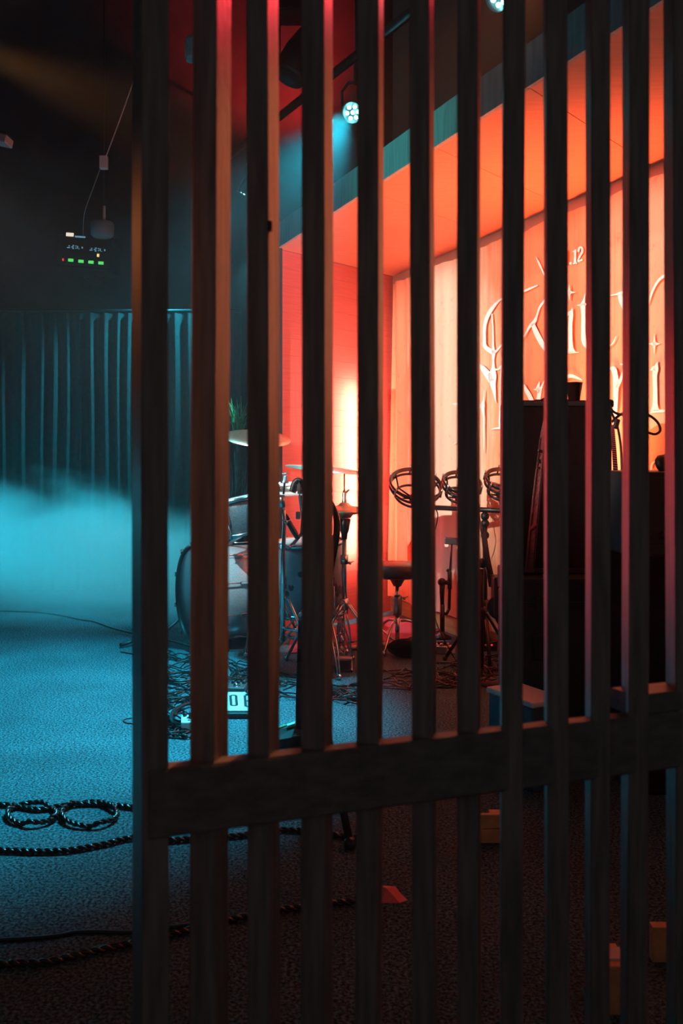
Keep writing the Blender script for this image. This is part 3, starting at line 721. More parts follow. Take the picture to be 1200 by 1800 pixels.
# slim cymbal stand top at the third gap (boom stand with felts)
st = at(500, 848, 5.15); b_ = Vector((at(497, 800, 5.2).x, 5.2, 0))
e = thing('boom_cymbal_stand', b_, 'chrome boom stand with a blue lit felt and wing nut left of the snare', 'stand')
MB().lathe([(.020, -.004), (.022, .0), (.014, .012), (.012, .03), (.006, .036)], Matrix.Translation(st + Vector((0, 0, 0))), 14).build('felt', M['steel'], e)
mb = MB(); wing(mb, st + Vector((0, 0, .042)), .8); mb.build('wing_nut', M['chrome'], e)
MB().tube([st + Vector((0, 0, .05)), st, st + Vector((-.006, .01, -.06))], .0055, 8).build('rod', M['black_metal'], e)
MB().lathe([(.012, -.03), (.02, -.025), (.022, .02), (.014, .035)], Matrix.Translation(at(495, 882, 5.17)), 12).build('tilter', M['steel'], e)
MB().tube([at(496, 875, 5.18), at(500, 915, 5.18), (b_.x, b_.y, .60), (b_.x, b_.y, .18)], [.010, .010, .013, .013], 10).build('pole', M['chrome'], e)
MB().tube([at(500, 905, 5.2), at(508, 920, 5.2), at(518, 937, 5.2), at(524, 948, 5.2)], [.014, .016, .016, .012], 8).build('boom_arm', M['black_metal'], e)
MB().tube([at(505, 965, 5.2), at(516, 955, 5.2), at(530, 938, 5.2), at(533, 900, 5.2)], .009, 8).build('side_arm', M['steel'], e)
MB().box(at(524, 906, 5.2), (.025, .03, .04), bev=.005).build('clamp', M['steel'], e)
mb = MB(); wing(mb, at(503, 918, 5.15), 1.0); wing(mb, at(508, 962, 5.15), 1.0); mb.build('wing_nut', M['chrome'], e)
mb = MB()
mb.tube([at(497, 1052, 5.2), at(507, 1053, 5.2), at(529, 1106, 5.1)], .0075, 8); mb.build('leg', M['chrome'], e)
mb = MB(); mb.tube([at(496, 1104, 5.15), at(530, 1109, 5.1)], .008, 8); mb.build('leg_brace', M['chrome'], e)
f_ = fl(504, 1162); f_.z = .014
mb = MB(); mb.tube([at(528, 1108, 5.1), f_], .0085, 8); mb.ball(f_, .014); mb.build('leg', M['steel'], e)
mb = MB(); f2 = fl(540, 1150); f2.z = .012; mb.tube([at(497, 1060, 5.2), f2], .0075, 8); mb.ball(f2, .014); mb.build('leg', M['chrome'], e)
f2 = fl(470, 1150); f2.z = .012
mb = MB(); mb.tube([at(497, 1060, 5.2), f2], .0075, 8); mb.ball(f2, .014); mb.build('leg', M['chrome'], e)

# hi-hat
hb = fl(605, 1165); hY = hb.y
e = thing('hi_hat', hb, 'chrome hi-hat stand with closed cymbals before the glowing end wall', 'hi-hat')
cz = at(605, 897, hY).z
cymbal_mesh((hb.x, hb.y, cz + .004), (0.02, -.03, 1), .178, h=.026).build('top_cymbal', M['brass'], e)
MB().lathe([(.178, 0), (.1, -.014), (.05, -.022), (.035, -.04), (.01, -.042)], Matrix.Translation((hb.x, hb.y, cz - .002)), 48).build('bottom_cymbal', M['brass'], e)
MB().tube([(hb.x, hb.y, cz - .05), (hb.x, hb.y, at(605, 833, hY).z)], .0042, 8).build('rod', M['steel'], e)
mb = MB().lathe([(.010, .035), (.014, .04), (.012, .06), (.009, .065), (.012, .085), (.008, .11)], Matrix.Translation((hb.x, hb.y, cz)), 12)
mb.tube([(hb.x, hb.y, cz + .09), (hb.x + .028, hb.y, cz + .115)], .006, 6); mb.build('clutch', M['steel'], e)
MB().lathe([(.012, -.16), (.016, -.16), (.018, -.13), (.026, -.11), (.036, -.05), (.03, -.045)], Matrix.Translation((hb.x, hb.y, cz)), 16).build('seat_cup', M['black_metal'], e)
zj = at(605, 1062, hY).z
MB().tube([(hb.x, hb.y, cz - .15), (hb.x, hb.y, zj)], .0125, 12).build('upper_tube', M['steel'], e)
mb = MB().lathe([(.013, -.02), (.022, -.02), (.022, .03), (.013, .03)], Matrix.Translation((hb.x, hb.y, at(605, 985, hY).z)), 12); wing(mb, (hb.x + .03, hb.y, at(605, 990, hY).z)); mb.build('height_clamp', M['chrome'], e)
tripod(e, hb, zj, .21, -.35, .011, 'chrome')
mb = MB()
for sx in (-1, 1): mb.tube(curve_pts([(hb.x + sx * .012, hb.y - .01, .26), (hb.x + sx * .03, hb.y - .02, .17), (hb.x + sx * .034, hb.y - .02, .02)], 4), .006, 6)
mb.tube([(hb.x, hb.y, zj), (hb.x, hb.y, .02)], .004, 6); mb.build('pedal_frame', M['chrome'], e)
MB().box((hb.x, hb.y - .10, .045), (.085, .27, .012), Matrix.Rotation(R(-9), 4, 'X'), bev=.004).build('footboard', M['steel'], e)
MB().box((hb.x, hb.y - .10, .008), (.09, .30, .010), bev=.003).build('base_plate', M['black_metal'], e)

# warm light tube in front of the end wall
tb = at(640, 1000, 6.90); tb.z = 0
e = thing('light_tube', tb, 'glowing orange upright tube lamp by the red end wall behind the fourth slat', 'lamp')
MB().lathe([(0, .44), (.018, .44), (.02, .46), (.02, 1.62), (.018, 1.64), (0, 1.64)], Matrix.Translation(tb), 14).build('tube', M['tube_glow'], e)
MB().lathe([(0, 0), (.05, 0), (.05, .015), (.022, .03), (.022, .44), (0, .45)], Matrix.Translation(tb), 16).build('base', M['black_metal'], e)

half = [(.05 * math.cos(a), .05 * math.sin(a)) for a in [R(180 + 20 * k - 10) for k in range(11)]]
ax_ = math.atan2(-(en.y), -(en.x))                  # open side of the shade faces the end wall
mb = MB(); ca, sa = math.cos(ax_ + R(90)), math.sin(ax_ + R(90)); vv = []
for z in (.45, 1.66):
    for rr_ in (1.0, 1.06): vv += [(tb.x + rr_ * (x_ * ca - y_ * sa), tb.y + rr_ * (x_ * sa + y_ * ca), z) for x_, y_ in half]
nh = 11; ff = []
for k in range(nh - 1):
    ff += [(k, k + 1, 2 * nh + k + 1, 2 * nh + k), (nh + k, nh + k + 1, 3 * nh + k + 1, 3 * nh + k), (k, k + 1, nh + k + 1, nh + k), (2 * nh + k, 2 * nh + k + 1, 3 * nh + k + 1, 3 * nh + k)]
for k in (0, nh - 1): ff.append((k, nh + k, 3 * nh + k, 2 * nh + k))
mb.add(vv, ff).build('shade', M['black_metal'], e)  # half shade added to keep the tube's light off the room

# unseen projector at left, flaps added to trim its beam to the backdrop
pv = Vector((-2.0, 2.6, 2.0)); pd = (Vector((0.95, 5.1, 0)) - Vector((-2.0, 2.6, 0))).normalized(); ps = Vector((pd.y, -pd.x, 0))
e = thing('projector', (pv.x, pv.y, pv.z - .08), 'dark video projector on a ceiling pole left of the frame', 'projector')
Mp = Matrix.Translation(pv) @ Matrix(((pd.x, ps.x, 0, 0), (pd.y, ps.y, 0, 0), (0, 0, 1, 0), (0, 0, 0, 1)))
MB().box((0, 0, 0), (.3, .34, .14), Mp @ Matrix.Translation((-.18, 0, 0)), bev=.01).build('housing', M['grey_plastic'], e)
MB().box((0, 0, 0), (.008, .7, .2), Mp @ Matrix.Translation((.30, 0, .03 + .1))).build('upper_flap', M['black_metal'], e)
MB().box((0, 0, 0), (.008, .7, .2), Mp @ Matrix.Translation((.30, 0, -.108 - .1))).build('lower_flap', M['black_metal'], e)
mb = MB()
for sy in (-.34, .34): mb.tube([Mp @ Vector((-.1, sy * .5, 0)), Mp @ Vector((.3, sy, .08)), Mp @ Vector((.3, sy, -.14))], .006, 6)
mb.build('flap_bracket', M['black_metal'], e)
MB().tube([Mp @ Vector((-.18, 0, .07)), Mp @ Vector((-.18, 0, 3.3))], .02, 8).build('ceiling_pole', M['black_metal'], e)

# drum throne
tc = fl(698, 1140); tY = tc.y
e = thing('drum_throne', tc, 'round drum stool on a chrome tripod between the fourth and fifth slats', 'stool')
zt, zb = at(698, 990, tY).z, at(698, 1014, tY).z
MB().lathe([(0, zb), (.15, zb), (.168, zb + .012), (.168, zt - .012), (.15, zt), (0, zt)], Matrix.Translation(tc), 36).build('seat', M['drum_dark'], e)
MB().lathe([(.0, zb - .055), (.022, zb - .055), (.05, zb - .006), (.06, zb), (0, zb)], Matrix.Translation(tc), 20).build('seat_hub', M['drum_dark'], e)
MB().tube([(tc.x, tc.y, .2), (tc.x, tc.y, zb - .03)], .0125, 10).build('post', M['chrome'], e)
mb = MB().lathe([(.014, .20), (.026, .20), (.028, .22), (.028, .30), (.02, .32), (.014, .32)], Matrix.Translation(tc), 16); wing(mb, (tc.x + .04, tc.y - .01, .30)); mb.build('height_collar', M['steel'], e)
MB().tube([(tc.x, tc.y, .02), (tc.x, tc.y, .2)], .014, 10).build('lower_tube', M['chrome'], e)
for k in range(3):
    a = .15 + 2.094 * k; u = Vector((math.cos(a), math.sin(a), 0)); f_ = tc + u * .24 + Vector((0, 0, .012))
    lg = MB().tube(curve_pts([tc + u * .02 + Vector((0, 0, .165)), tc + u * .10 + Vector((0, 0, .15)), f_], 5), .008, 6); lg.tube([tc + Vector((0, 0, .03)), tc + u * .15 + Vector((0, 0, .095))], .006, 6); lg.ball(f_, .014); lg.build('leg', M['chrome'], e)

# ------------------------------------------------------------------ rototoms on their bar
def YB(px): return 5.72 - (px - 742) * .47 / 188
sb = Vector((at(852, 0, YB(852)).x, YB(852), 0)); RY_ = sb.y
e = thing('rototom_stand', sb, 'black stand with a horizontal bar carrying three ring drums', 'stand')
bz = at(820, 896, RY_).z
bl, br = at(742, 896, YB(742)), at(930, 896, YB(930)); bl.z = br.z = bz
MB().tube([bl, br], .0145, 10).build('crossbar', M['black_metal'], e)
MB().tube([(sb.x, sb.y, .10), (sb.x, sb.y, bz - .01)], .013, 10).build('pole', M['black_metal'], e)
mb = MB(); 
for zz in (bz - .035, bz - .075, bz - .14): mb.ball((sb.x, sb.y, zz), .024, n=12)
mb.build('clamp', M['black_plastic'], e)
tripod(e, sb, .33, .24, .5, .010, 'black_metal', False)
def rototom(px, py, r, tilt, label):
    RY_ = YB(px); c = at(px, py, RY_)
    e = thing('rototom', c, label, 'drum', 'ring drums on the bar')
    ax = Vector((.12, -math.sin(tilt), math.cos(tilt))).normalized(); Mx = frame_z(c, ax)
    MB().lathe([(r - .012, .03), (r + .004, .03), (r + .006, .045), (r - .002, .05), (r - .012, .03)], Mx, 48).build('upper_rim', M['black_gloss'], e)
    MB().ring(r * .97, .0075, Mx @ Matrix.Translation((0, 0, .005)), 44, 8).build('tension_ring', M['black_gloss'], e)
    MB().ring(r * .72, .0075, Mx @ Matrix.Translation((0, 0, -.05)), 40, 8).build('lower_ring', M['black_gloss'], e)
    for k in range(6):
        a = k * math.pi / 3 + .2
        MB().tube([Mx @ Vector((r * .98 * math.cos(a), r * .98 * math.sin(a), .04)), Mx @ Vector((r * .73 * math.cos(a), r * .73 * math.sin(a), -.05)), Mx @ Vector((.02 * math.cos(a), .02 * math.sin(a), -.062))], .006, 6).build('strut', M['black_gloss'], e)
    MB().lathe([(.0, -.085), (.022, -.085), (.024, -.05), (.012, -.04), (.006, .0), (0, .0)], Mx, 14).build('hub', M['black_metal'], e)
    for k in range(6):
        a = k * math.pi / 3 + .5
        MB().tube([Mx @ Vector(((r + .006) * math.cos(a), (r + .006) * math.sin(a), .0)), Mx @ Vector(((r + .006) * math.cos(a), (r + .006) * math.sin(a), .058))], .005, 6).build('tension_rod', M['chrome'], e)
    hubp = Mx @ Vector((0, 0, -.085))
    MB().tube([hubp, (hubp.x, RY_, bz + .01)], .009, 8).build('mount_post', M['black_metal'], e)
rototom(729, 860, .150, R(34), 'largest ring drum at the left end of the bar')
rototom(810, 858, .107, R(32), 'middle sized ring drum at the centre of the bar')
rototom(884, 853, .103, R(32), 'ring drum at the right end of the bar, half hidden by a slat')
MB().tube(curve_pts([at(757, 868, 5.4), at(764, 890, 5.4), at(769, 905, 5.4), at(766, 925, 5.42), at(760, 945, 5.45), at(757, 1010, 5.5), at(763, 1080, 5.5), at(778, 1120, 5.4), fl(803, 1165)], 6), .0035, 6).build('hanging_lead', M['cable_rubber'])
tag(bpy.data.objects['hanging_lead'], 'thin black cable hanging from the largest ring drum to the floor', 'cable')

# microphone stands before the backdrop
def mic_stand_a():
    b_ = fl(777, 1122); Y = b_.y
    e = thing('microphone_stand', b_, 'short microphone stand with a flat topped upright rod in the sixth gap', 'microphone stand')
    MB().lathe([(0, 0), (.06, 0), (.06, .012), (.02, .03), (.013, .05), (0, .05)], Matrix.Translation(b_), 20).build('base', M['black_metal'], e)
    MB().tube([(b_.x, Y, .03), at(777, 1062, Y)], .0155, 10).build('lower_tube', M['black_metal'], e)
    MB().tube([at(777, 1062, Y), at(776.5, 1040, Y), at(777, 1028, Y)], [.013, .016, .018], 10).build('microphone_body', M['black_plastic'], e)
    MB().ball(at(776, 1023, Y), .026, n=16).build('microphone_grille', M['black_metal'], e)
    MB().tube([at(779, 1024, Y), at(790, 1024, Y)], .014, 8).build('clip', M['black_plastic'], e)
    MB().tube([at(789, 1072, Y), at(791, 1000, Y), at(794, 955, Y)], [.010, .009, .005], 8).build('upright_rod', M['black_metal'], e)
    MB().lathe([(.01, -.06), (.014, -.05), (.014, .05), (.01, .06)], Matrix.Translation(at(790, 1020, Y)), 10).build('clutch', M['black_plastic'], e)
    MB().ball(at(787, 1003, Y), .011).build('knob', M['black_plastic'], e)
    MB().box(at(793, 951, Y), (.088, .03, .042), Matrix.Rotation(R(3), 4, 'Y'), bev=.006).build('flat_head', M['drum_dark'], e)
    MB().tube([at(789, 1070, Y), at(785, 1078, Y), at(777, 1080, Y)], .010, 8).build('bracket', M['black_metal'], e)
mic_stand_a()
def mic_stand_b():
    b_ = fl(846, 1194); Y = b_.y
    e = thing('boom_microphone_stand', b_, 'black boom stand with a thick angled counterweight in the seventh gap', 'microphone stand')
    MB().tube([(b_.x, Y, .06), at(846, 1000, Y)], .012, 10).build('pole', M['black_metal'], e)
    MB().tube([at(840, 905, Y), at(853, 962, Y)], .007, 8).build('boom_arm', M['black_metal'], e)
    MB().tube([at(850, 938, Y), at(855, 978, Y - .02), at(862, 1010, Y - .04)], [.014, .016, .015], 10).build('foam_grip', M['grip_foam'], e)
    MB().tube([at(857, 995, Y), at(863, 1031, Y - .04)], .0125, 10).build('counterweight', M['black_metal'], e)
    MB().ball(at(847, 990, Y), .026).build('boom_joint', M['black_plastic'], e); MB().ball(at(860, 999, Y), .012).build('knob', M['black_plastic'], e)
    tripod(e, b_, .34, .22, -.2, .009, 'black_metal', False)
mic_stand_b()
sp_ = at(873, 1050, 5.0)
e = thing('monitor_speaker', (at(882, 800, 5.0).x, 5.0, 0), 'small black monitor speaker on a pole at the seventh slat', 'speaker')
MB().box(at(882, 1047, 5.0), (.095, .12, .20), bev=.008).build('cabinet', M['black_plastic'], e)
MB().lathe([(0, -.07), (.05, -.07), (.06, 0), (0, 0)], frame_z(at(877, 1068, 4.98), (0, -1, 0)), 20).build('driver_housing', M['black_plastic'], e)
pp = at(884, 1085, 5.0); MB().tube([pp, (pp.x, 5.0, .02)], .022, 10).build('pole', M['black_metal'], e)
MB().lathe([(0, 0), (.13, 0), (.13, .015), (.03, .03), (0, .03)], Matrix.Translation((pp.x, 5.0, 0)), 20).build('base', M['black_metal'], e)

# ------------------------------------------------------------------ cabinet, cup, straps, flight case, amplifiers
Yc = 3.90
zc0, zc1 = at(1000, 1010, Yc).z, at(1000, 703, Yc).z
cxl, cxr = at(902, 0, Yc).x, at(1077, 0, Yc).x
e = thing('speaker_cabinet', ((cxl + cxr) / 2, Yc + .16, zc0), 'tall black guitar speaker cabinet with a cup on top, on the flight case', 'speaker')
mid = (cxl + cxr) / 2
MB().box((mid, Yc + .17, (zc0 + zc1) / 2), (cxr - cxl, .32, zc1 - zc0), bev=.008).build('cabinet', M['black_cloth'], e)
mb = MB()
for (ax_, az_, w_, h_) in ((0, .5, 1, 0), (0, -.5, 1, 0), (.5, 0, 0, 1), (-.5, 0, 0, 1)):
    W_, H_ = (cxr - cxl) - .03, (zc1 - zc0) - .03
    mb.box((mid + ax_ * W_, Yc + .006, (zc0 + zc1) / 2 + az_ * H_), (W_ + .02 if w_ else .018, .012, H_ + .02 if h_ else .018), bev=.003)
mb.build('grille_frame', M['black_plastic'], e)
for sx in (-1, 1):
    for sz in (zc0, zc1):
        MB().box((mid + sx * ((cxr - cxl) / 2 - .012), Yc + .012, sz + (.014 if sz == zc0 else -.014)), (.034, .034, .034), bev=.010).build('corner_protector', M['black_metal'], e)
MB().box((mid, Yc + .17, zc1 + .004), (.16, .03, .014), bev=.004).build('handle', M['black_plastic'], e)
# cup
cu = at(1009, 700, Yc + .1); cu.z = zc1
s_ = Yc / F
e = thing('plastic_cup', cu, 'dark red plastic cup standing on top of the speaker cabinet', 'cup')
MB().lathe([(0, .003), (.022, .003), (.023, .006), (.0345, .072), (.036, .074), (.0345, .076), (.032, .072), (.021, .008), (0, .008)], Matrix.Translation(cu), 32).build('cup_wall', M['cup_plastic'], e)
cw = at(952, 698, Yc + .1); cw.z = zc1
tag(MB().add([cw + Vector(v) for v in [(-.02, 0, 0), (.05, -.02, 0), (.06, .04, 0), (-.01, .04, 0), (.03, .0, .026), (.04, .03, .022)]], [(0, 1, 4), (1, 2, 5, 4), (2, 3, 5), (3, 0, 4, 5), (0, 3, 2, 1)]).build('folded_cloth', M['black_cloth'], origin=cw), 'small black folded cloth lying on the speaker cabinet left of the cup', 'cloth')
# straps on the cabinet front
def strap(name, label, pts, w0, w1, m, ribs=0, Ys=Yc - .03):
    P = [at(px, py, Ys) for px, py in pts]
    e = thing(name, P[0], label, 'strap')
    mb = MB(); n = len(P); vv = []
    for i, p in enumerate(P):
        w_ = (w0 + (w1 - w0) * i / (n - 1)) / F * Ys / 2
        for dx, dy in ((-w_, -.003), (w_, -.003), (w_, .003), (-w_, .003)): vv.append((p.x + dx, p.y + dy, p.z))
    ff = [(4 * i + k, 4 * i + (k + 1) % 4, 4 * i + 4 + (k + 1) % 4, 4 * i + 4 + k) for i in range(n - 1) for k in range(4)] + [(0, 1, 2, 3), (4 * n - 4, 4 * n - 3, 4 * n - 2, 4 * n - 1)]
    mb.add(vv, ff).build('band', M[m], e)
    return e, P
e, P = strap('leather_strap', 'embossed brown leather guitar strap hanging on the left of the speaker cabinet', [(960, 738), (956, 760), (951, 800), (945, 850), (939, 910), (934, 960), (930, 1006)], 10, 17, 'strap_leather')
mb = MB()
mb.lathe([(0, 0), (.006, 0), (.006, .003), (0, .004)], frame_z(at(947, 792, Yc - .036), (0, -1, 0)), 10)
mb.build('button_hole', M['black_plastic'], e)
MB().box(at(946, 810, Yc - .036), (.004, .003, .016)).build('slit', M['black_plastic'], e)
MB().box(at(945, 822, Yc - .036), (.005, .003, .01)).build('slit', M['black_plastic'], e)
for dx in (-4, 4):
    MB().tube([at(952 + dx, 770, Yc - .036), at(945 + dx * 1.1, 840, Yc - .036), at(937 + dx * 1.2, 925, Yc - .036), at(932 + dx * 1.3, 1000, Yc - .036)], .0013, 5).build('stitching', M['black_plastic'], e)
MB().box(at(937, 925, Yc - .036), (.035, .006, .012), Matrix.Rotation(R(-40), 4, 'Y'), bev=.002).build('buckle', M['strap_leather'], e)
ptsR = [(1076, 748), (1079, 790), (1083, 850), (1087, 920), (1090, 965), (1093, 1006)]
e, P = strap('woven_strap', 'ribbed dark red woven strap hanging on the right edge of the speaker cabinet', ptsR, 6, 13, 'black_cloth')
mb = MB(); dense = curve_pts([Vector((a, b, 0)) for a, b in ptsR], 14)
for i, p in enumerate(dense):
    ww = (6 + 7 * i / len(dense)) / F * Yc; c_ = at(p.x, p.y, Yc - .036)
    mb.box(c_, (ww, .004, .0042), Matrix.Rotation(R(8), 4, 'Y'))
tag(mb.build('ribs', M['strap_web'], e), kind='stuff')
e = thing('looped_cable', at(1080, 728, Yc - .02), 'thick black cable knotted at the cabinet top with a loop hanging over the amplifier', 'cable')
MB().tube(curve_pts([at(1066, 700, Yc - .01), at(1076, 722, Yc - .02), at(1095, 729, Yc - .02), at(1118, 724, Yc + .05), at(1140, 730, Yc + .08), at(1155, 742, Yc + .08), at(1160, 756, Yc + .08), at(1152, 763, Yc + .08), at(1141, 761, Yc + .08), at(1120, 752, Yc + .05), at(1098, 728, Yc - .02), at(1084, 733, Yc - .02), at(1075, 742, Yc - .02)], 6), .0055, 8).build('loop', M['cable_rubber'], e)
MB().tube(curve_pts([at(1072, 722, Yc - .03), at(1079, 735, Yc - .03), at(1086, 755, Yc - .03), at(1091, 790, Yc - .03), at(1093, 850, Yc - .03), at(1095, 930, Yc - .03), at(1098, 1006, Yc - .03)], 6), .005, 8).build('hanging_end', M['cable_rubber'], e)
MB().box(at(1083, 745, Yc - .035), (.02, .02, .04), Matrix.Rotation(R(15), 4, 'Y'), bev=.005).build('plug', M['black_plastic'], e)

FC = 3.77; fcx0, fcx1 = at(912, 0, FC).x, at(1090, 0, FC).x
zt = zc0
e = thing('flight_case', ((fcx0 + fcx1) / 2, FC + .26, 0), 'large black flight case on castors carrying the speaker cabinet', 'case')
mid = (fcx0 + fcx1) / 2
MB().box((mid, FC + .26, (.10 + zt - .1) / 2), (fcx1 - fcx0, .5, zt - .2), bev=.008).build('body', M['case_ply'], e)
MB().box((mid, FC + .26, zt - .05), (fcx1 - fcx0 + .006, .506, .096), bev=.008).build('lid', M['case_ply'], e)
for zz in (zt - .012, zt - .098, .11):
    MB().box((mid, FC + .008, zz), (fcx1 - fcx0 + .01, .012, .02), bev=.003).build('edge_trim', M['black_metal'], e)
for sx in (fcx0, fcx1):
    MB().box((sx, FC + .01, (.1 + zt) / 2), (.02, .02, zt - .12), bev=.004).build('corner_trim', M['black_metal'], e)
for xx in (mid - .1, mid + .1):
    MB().box((xx, FC + .006, zt - .10), (.06, .014, .07), bev=.005).build('latch', M['black_metal'], e)
    MB().box((xx, FC + .006, .42), (.08, .014, .10), bev=.006).build('handle', M['black_metal'], e)
for xx in (fcx0 + .06, fcx1 - .06):
    for yy in (FC + .08, FC + .44):
        MB().lathe([(.0, -.02), (.045, -.02), (.05, -.012), (.05, .012), (.045, .02), (0, .02)], frame_z((xx, yy, .05), (1, 0, 0)), 16).build('castor', M['black_plastic'], e)

Ya = 3.35
ax0, ax1 = at(1106, 0, Ya).x, at(1330, 0, Ya).x; za = at(1150, 829, Ya).z
e = thing('amplifier_stack', ((ax0 + ax1) / 2, Ya + .2, 0), 'black amplifier stack at the right edge behind the last slats', 'amplifier')
mid = (ax0 + ax1) / 2
MB().box((mid, Ya + .2, .40), (ax1 - ax0, .38, .80), bev=.01).build('lower_cabinet', M['black_cloth'], e)
MB().box((mid, Ya + .2, (.805 + za) / 2), (ax1 - ax0, .36, za - .805), bev=.01).build('head_unit', M['black_plastic'], e)
MB().box((mid, Ya + .015, (.83 + za) / 2), (ax1 - ax0 - .05, .01, za - .87), bev=.003).build('front_panel', M['black_plastic'], e)
for k in range(6):
    MB().lathe([(0, 0), (.014, 0), (.012, .02), (0, .022)], frame_z((ax0 + .06 + k * .055, Ya + .01, .88), (0, -1, 0)), 12).build('knob', M['black_plastic'], e)
hp = at(1162, 814, Ya + .1); hp.z = za
e = thing('headphones', hp, 'black headphones lying on top of the amplifier stack', 'headphones')
MB().lathe([(0, 0), (.03, .002), (.036, .015), (.03, .03), (0, .034)], frame_z(hp + Vector((-.005, 0, .018)), (.6, -.7, .4)), 18).build('ear_cup', M['black_plastic'], e)
MB().lathe([(0, 0), (.03, .002), (.036, .015), (.03, .03), (0, .034)], frame_z(hp + Vector((.12, .02, .025)), (-.6, -.7, .4)), 18).build('ear_cup', M['black_plastic'], e)
MB().tube(curve_pts([hp + Vector((-.01, 0, .03)), hp + Vector((.02, .05, .05)), hp + Vector((.07, .07, .055)), hp + Vector((.12, .03, .04))], 6), .007, 8).build('headband', M['black_plastic'], e)

# blue crate with pale lid
k0 = at(858, 1207, 3.62); k1 = at(968, 1256, 3.30)
ztop = k0.z; dq = Vector((k1.x - k0.x, 3.30 - 3.62, 0)).normalized(); nq = Vector((-dq.y, dq.x, 0)); wq = .26; dpq = .14
kc = Vector((k0.x, 3.62, 0)) + dq * wq / 2 + nq * dpq / 2
e = thing('blue_box', kc, 'small blue box with a white lid on the floor by the seventh slat', 'box')
Mq = Matrix.Translation(kc) @ Matrix.Rotation(math.atan2(dq.y, dq.x), 4, 'Z')
MB().box((0, 0, 0), (wq, dpq, ztop - .02), Mq @ Matrix.Translation((0, 0, (ztop - .02) / 2)), bev=.006).build('body', M['blue_case'], e)
MB().box((0, 0, 0), (wq + .012, dpq + .012, .02), Mq @ Matrix.Translation((0, 0, ztop - .01)), bev=.005).build('lid', M['white_paint'], e)
MB().box((0, 0, 0), (.05, .01, .07), Mq @ Matrix.Translation((0, -dpq / 2 - .004, ztop * .6)), bev=.003).build('latch', M['black_metal'], e)

# ------------------------------------------------------------------ guitar on a low stand, hidden mostly by the third slat
gb = fl(552, 1312); gY = gb.y
e = thing('guitar', (gb.x, gb.y, .03), 'black guitar standing edge on behind the third slat with a glossy curved strap', 'guitar')
def gx(px): return at(px, 0, gY).x
mb = MB()       # body: outline in depth/height plane, thickness along x
out = []
for k in range(40):
    t = 2 * math.pi * k / 40; wv = (.17 if math.sin(t) < 0 else .13) * (1 - .22 * math.exp(-((math.sin(t) - .1) / .35) ** 2)); out.append((wv * math.cos(t), .27 + .23 * math.sin(t)))
gx0, gx1 = gx(521), gx(570)
n = len(out)
vv = [(gx0 + .02 * (1 - z / .5) * 0 + (.02 * z), gY + y_, z + .03) for y_, z in out] + [(gx1 + (.02 * z) * .2, gY + y_, z + .03) for y_, z in out]
mb.add(vv, [tuple(range(n))[::-1], tuple(range(n, 2 * n))] + [(i, (i + 1) % n, n + (i + 1) % n, n + i) for i in range(n)]).build('body', M['black_gloss'], e)
MB().box((gx(556), gY, .75), (.022, .05, .55), bev=.006).build('neck', M['black_gloss'], e)
MB().box((gx(556), gY + .01, 1.08), (.018, .07, .14), bev=.006).build('headstock', M['black_gloss'], e)
for k in range(3):
    MB().lathe([(0, 0), (.007, 0), (.009, .02), (0, .024)], frame_z((gx(556), gY - .035, 1.03 + .035 * k), (0, -1, 0)), 10).build('tuning_peg', M['chrome'], e)
MB().tube(curve_pts([at(570, 868, gY - .05), at(581, 884, gY - .05), at(590, 905, gY - .05), at(592, 928, gY - .05), at(589, 955, gY - .05), at(583, 990, gY - .05), at(574, 1040, gY - .05), at(560, 1090, gY - .05)], 7),
          [.010 + .004 * math.sin(math.pi * i / 49) for i in range(50)], 10).build('strap', M['black_gloss'], e)
e2 = thing('guitar_stand', (gb.x, gY, 0), 'low black guitar stand on the floor under the edge-on guitar', 'stand')
for dx in (-.035, .045):
    MB().tube([(gb.x + dx, gY - .2, .012), (gb.x + dx, gY - .06, .025), (gb.x + dx, gY + .22, .012), (gb.x + dx * .6, gY + .2, .35)], .010, 8).build('foot_tube', M['black_metal'], e2)
MB().box((gb.x, gY + .02, .02), (.11, .05, .016), bev=.005).build('cradle', M['black_plastic'], e2)
# pedal with a green edge
pg = fl(506, 1312)
e = thing('expression_pedal', pg, 'black foot pedal with a pale green edge on the floor in the third gap', 'pedal')
MB().add([pg + Vector(v) for v in [(-.07, -.03, 0), (.07, -.03, 0), (.07, .10, 0), (-.07, .10, 0), (-.065, -.028, .03), (.065, -.028, .05), (.065, .09, .07), (-.065, .09, .035)]],
         [(0, 3, 2, 1), (4, 5, 6, 7), (0, 1, 5, 4), (1, 2, 6, 5), (2, 3, 7, 6), (3, 0, 4, 7)]).build('treadle', M['black_plastic'], e)
MB().tube([pg + Vector(v) for v in [(-.066, .09, .037), (-.02, .09, .055), (.03, .09, .072), (.066, .088, .066)]], .005, 6).build('green_edge', M['green_trim'], e)
MB().box(pg + Vector((.01, .07, .066)), (.035, .03, .012), Matrix.Rotation(R(-18), 4, 'Y'), bev=.003).build('toe_plate', M['white_paint'], e)
MB().tube([pg + Vector((.02, -.02, .05)), pg + Vector((.06, -.01, .045))], .006, 6).build('jack_plug', M['chrome'], e)

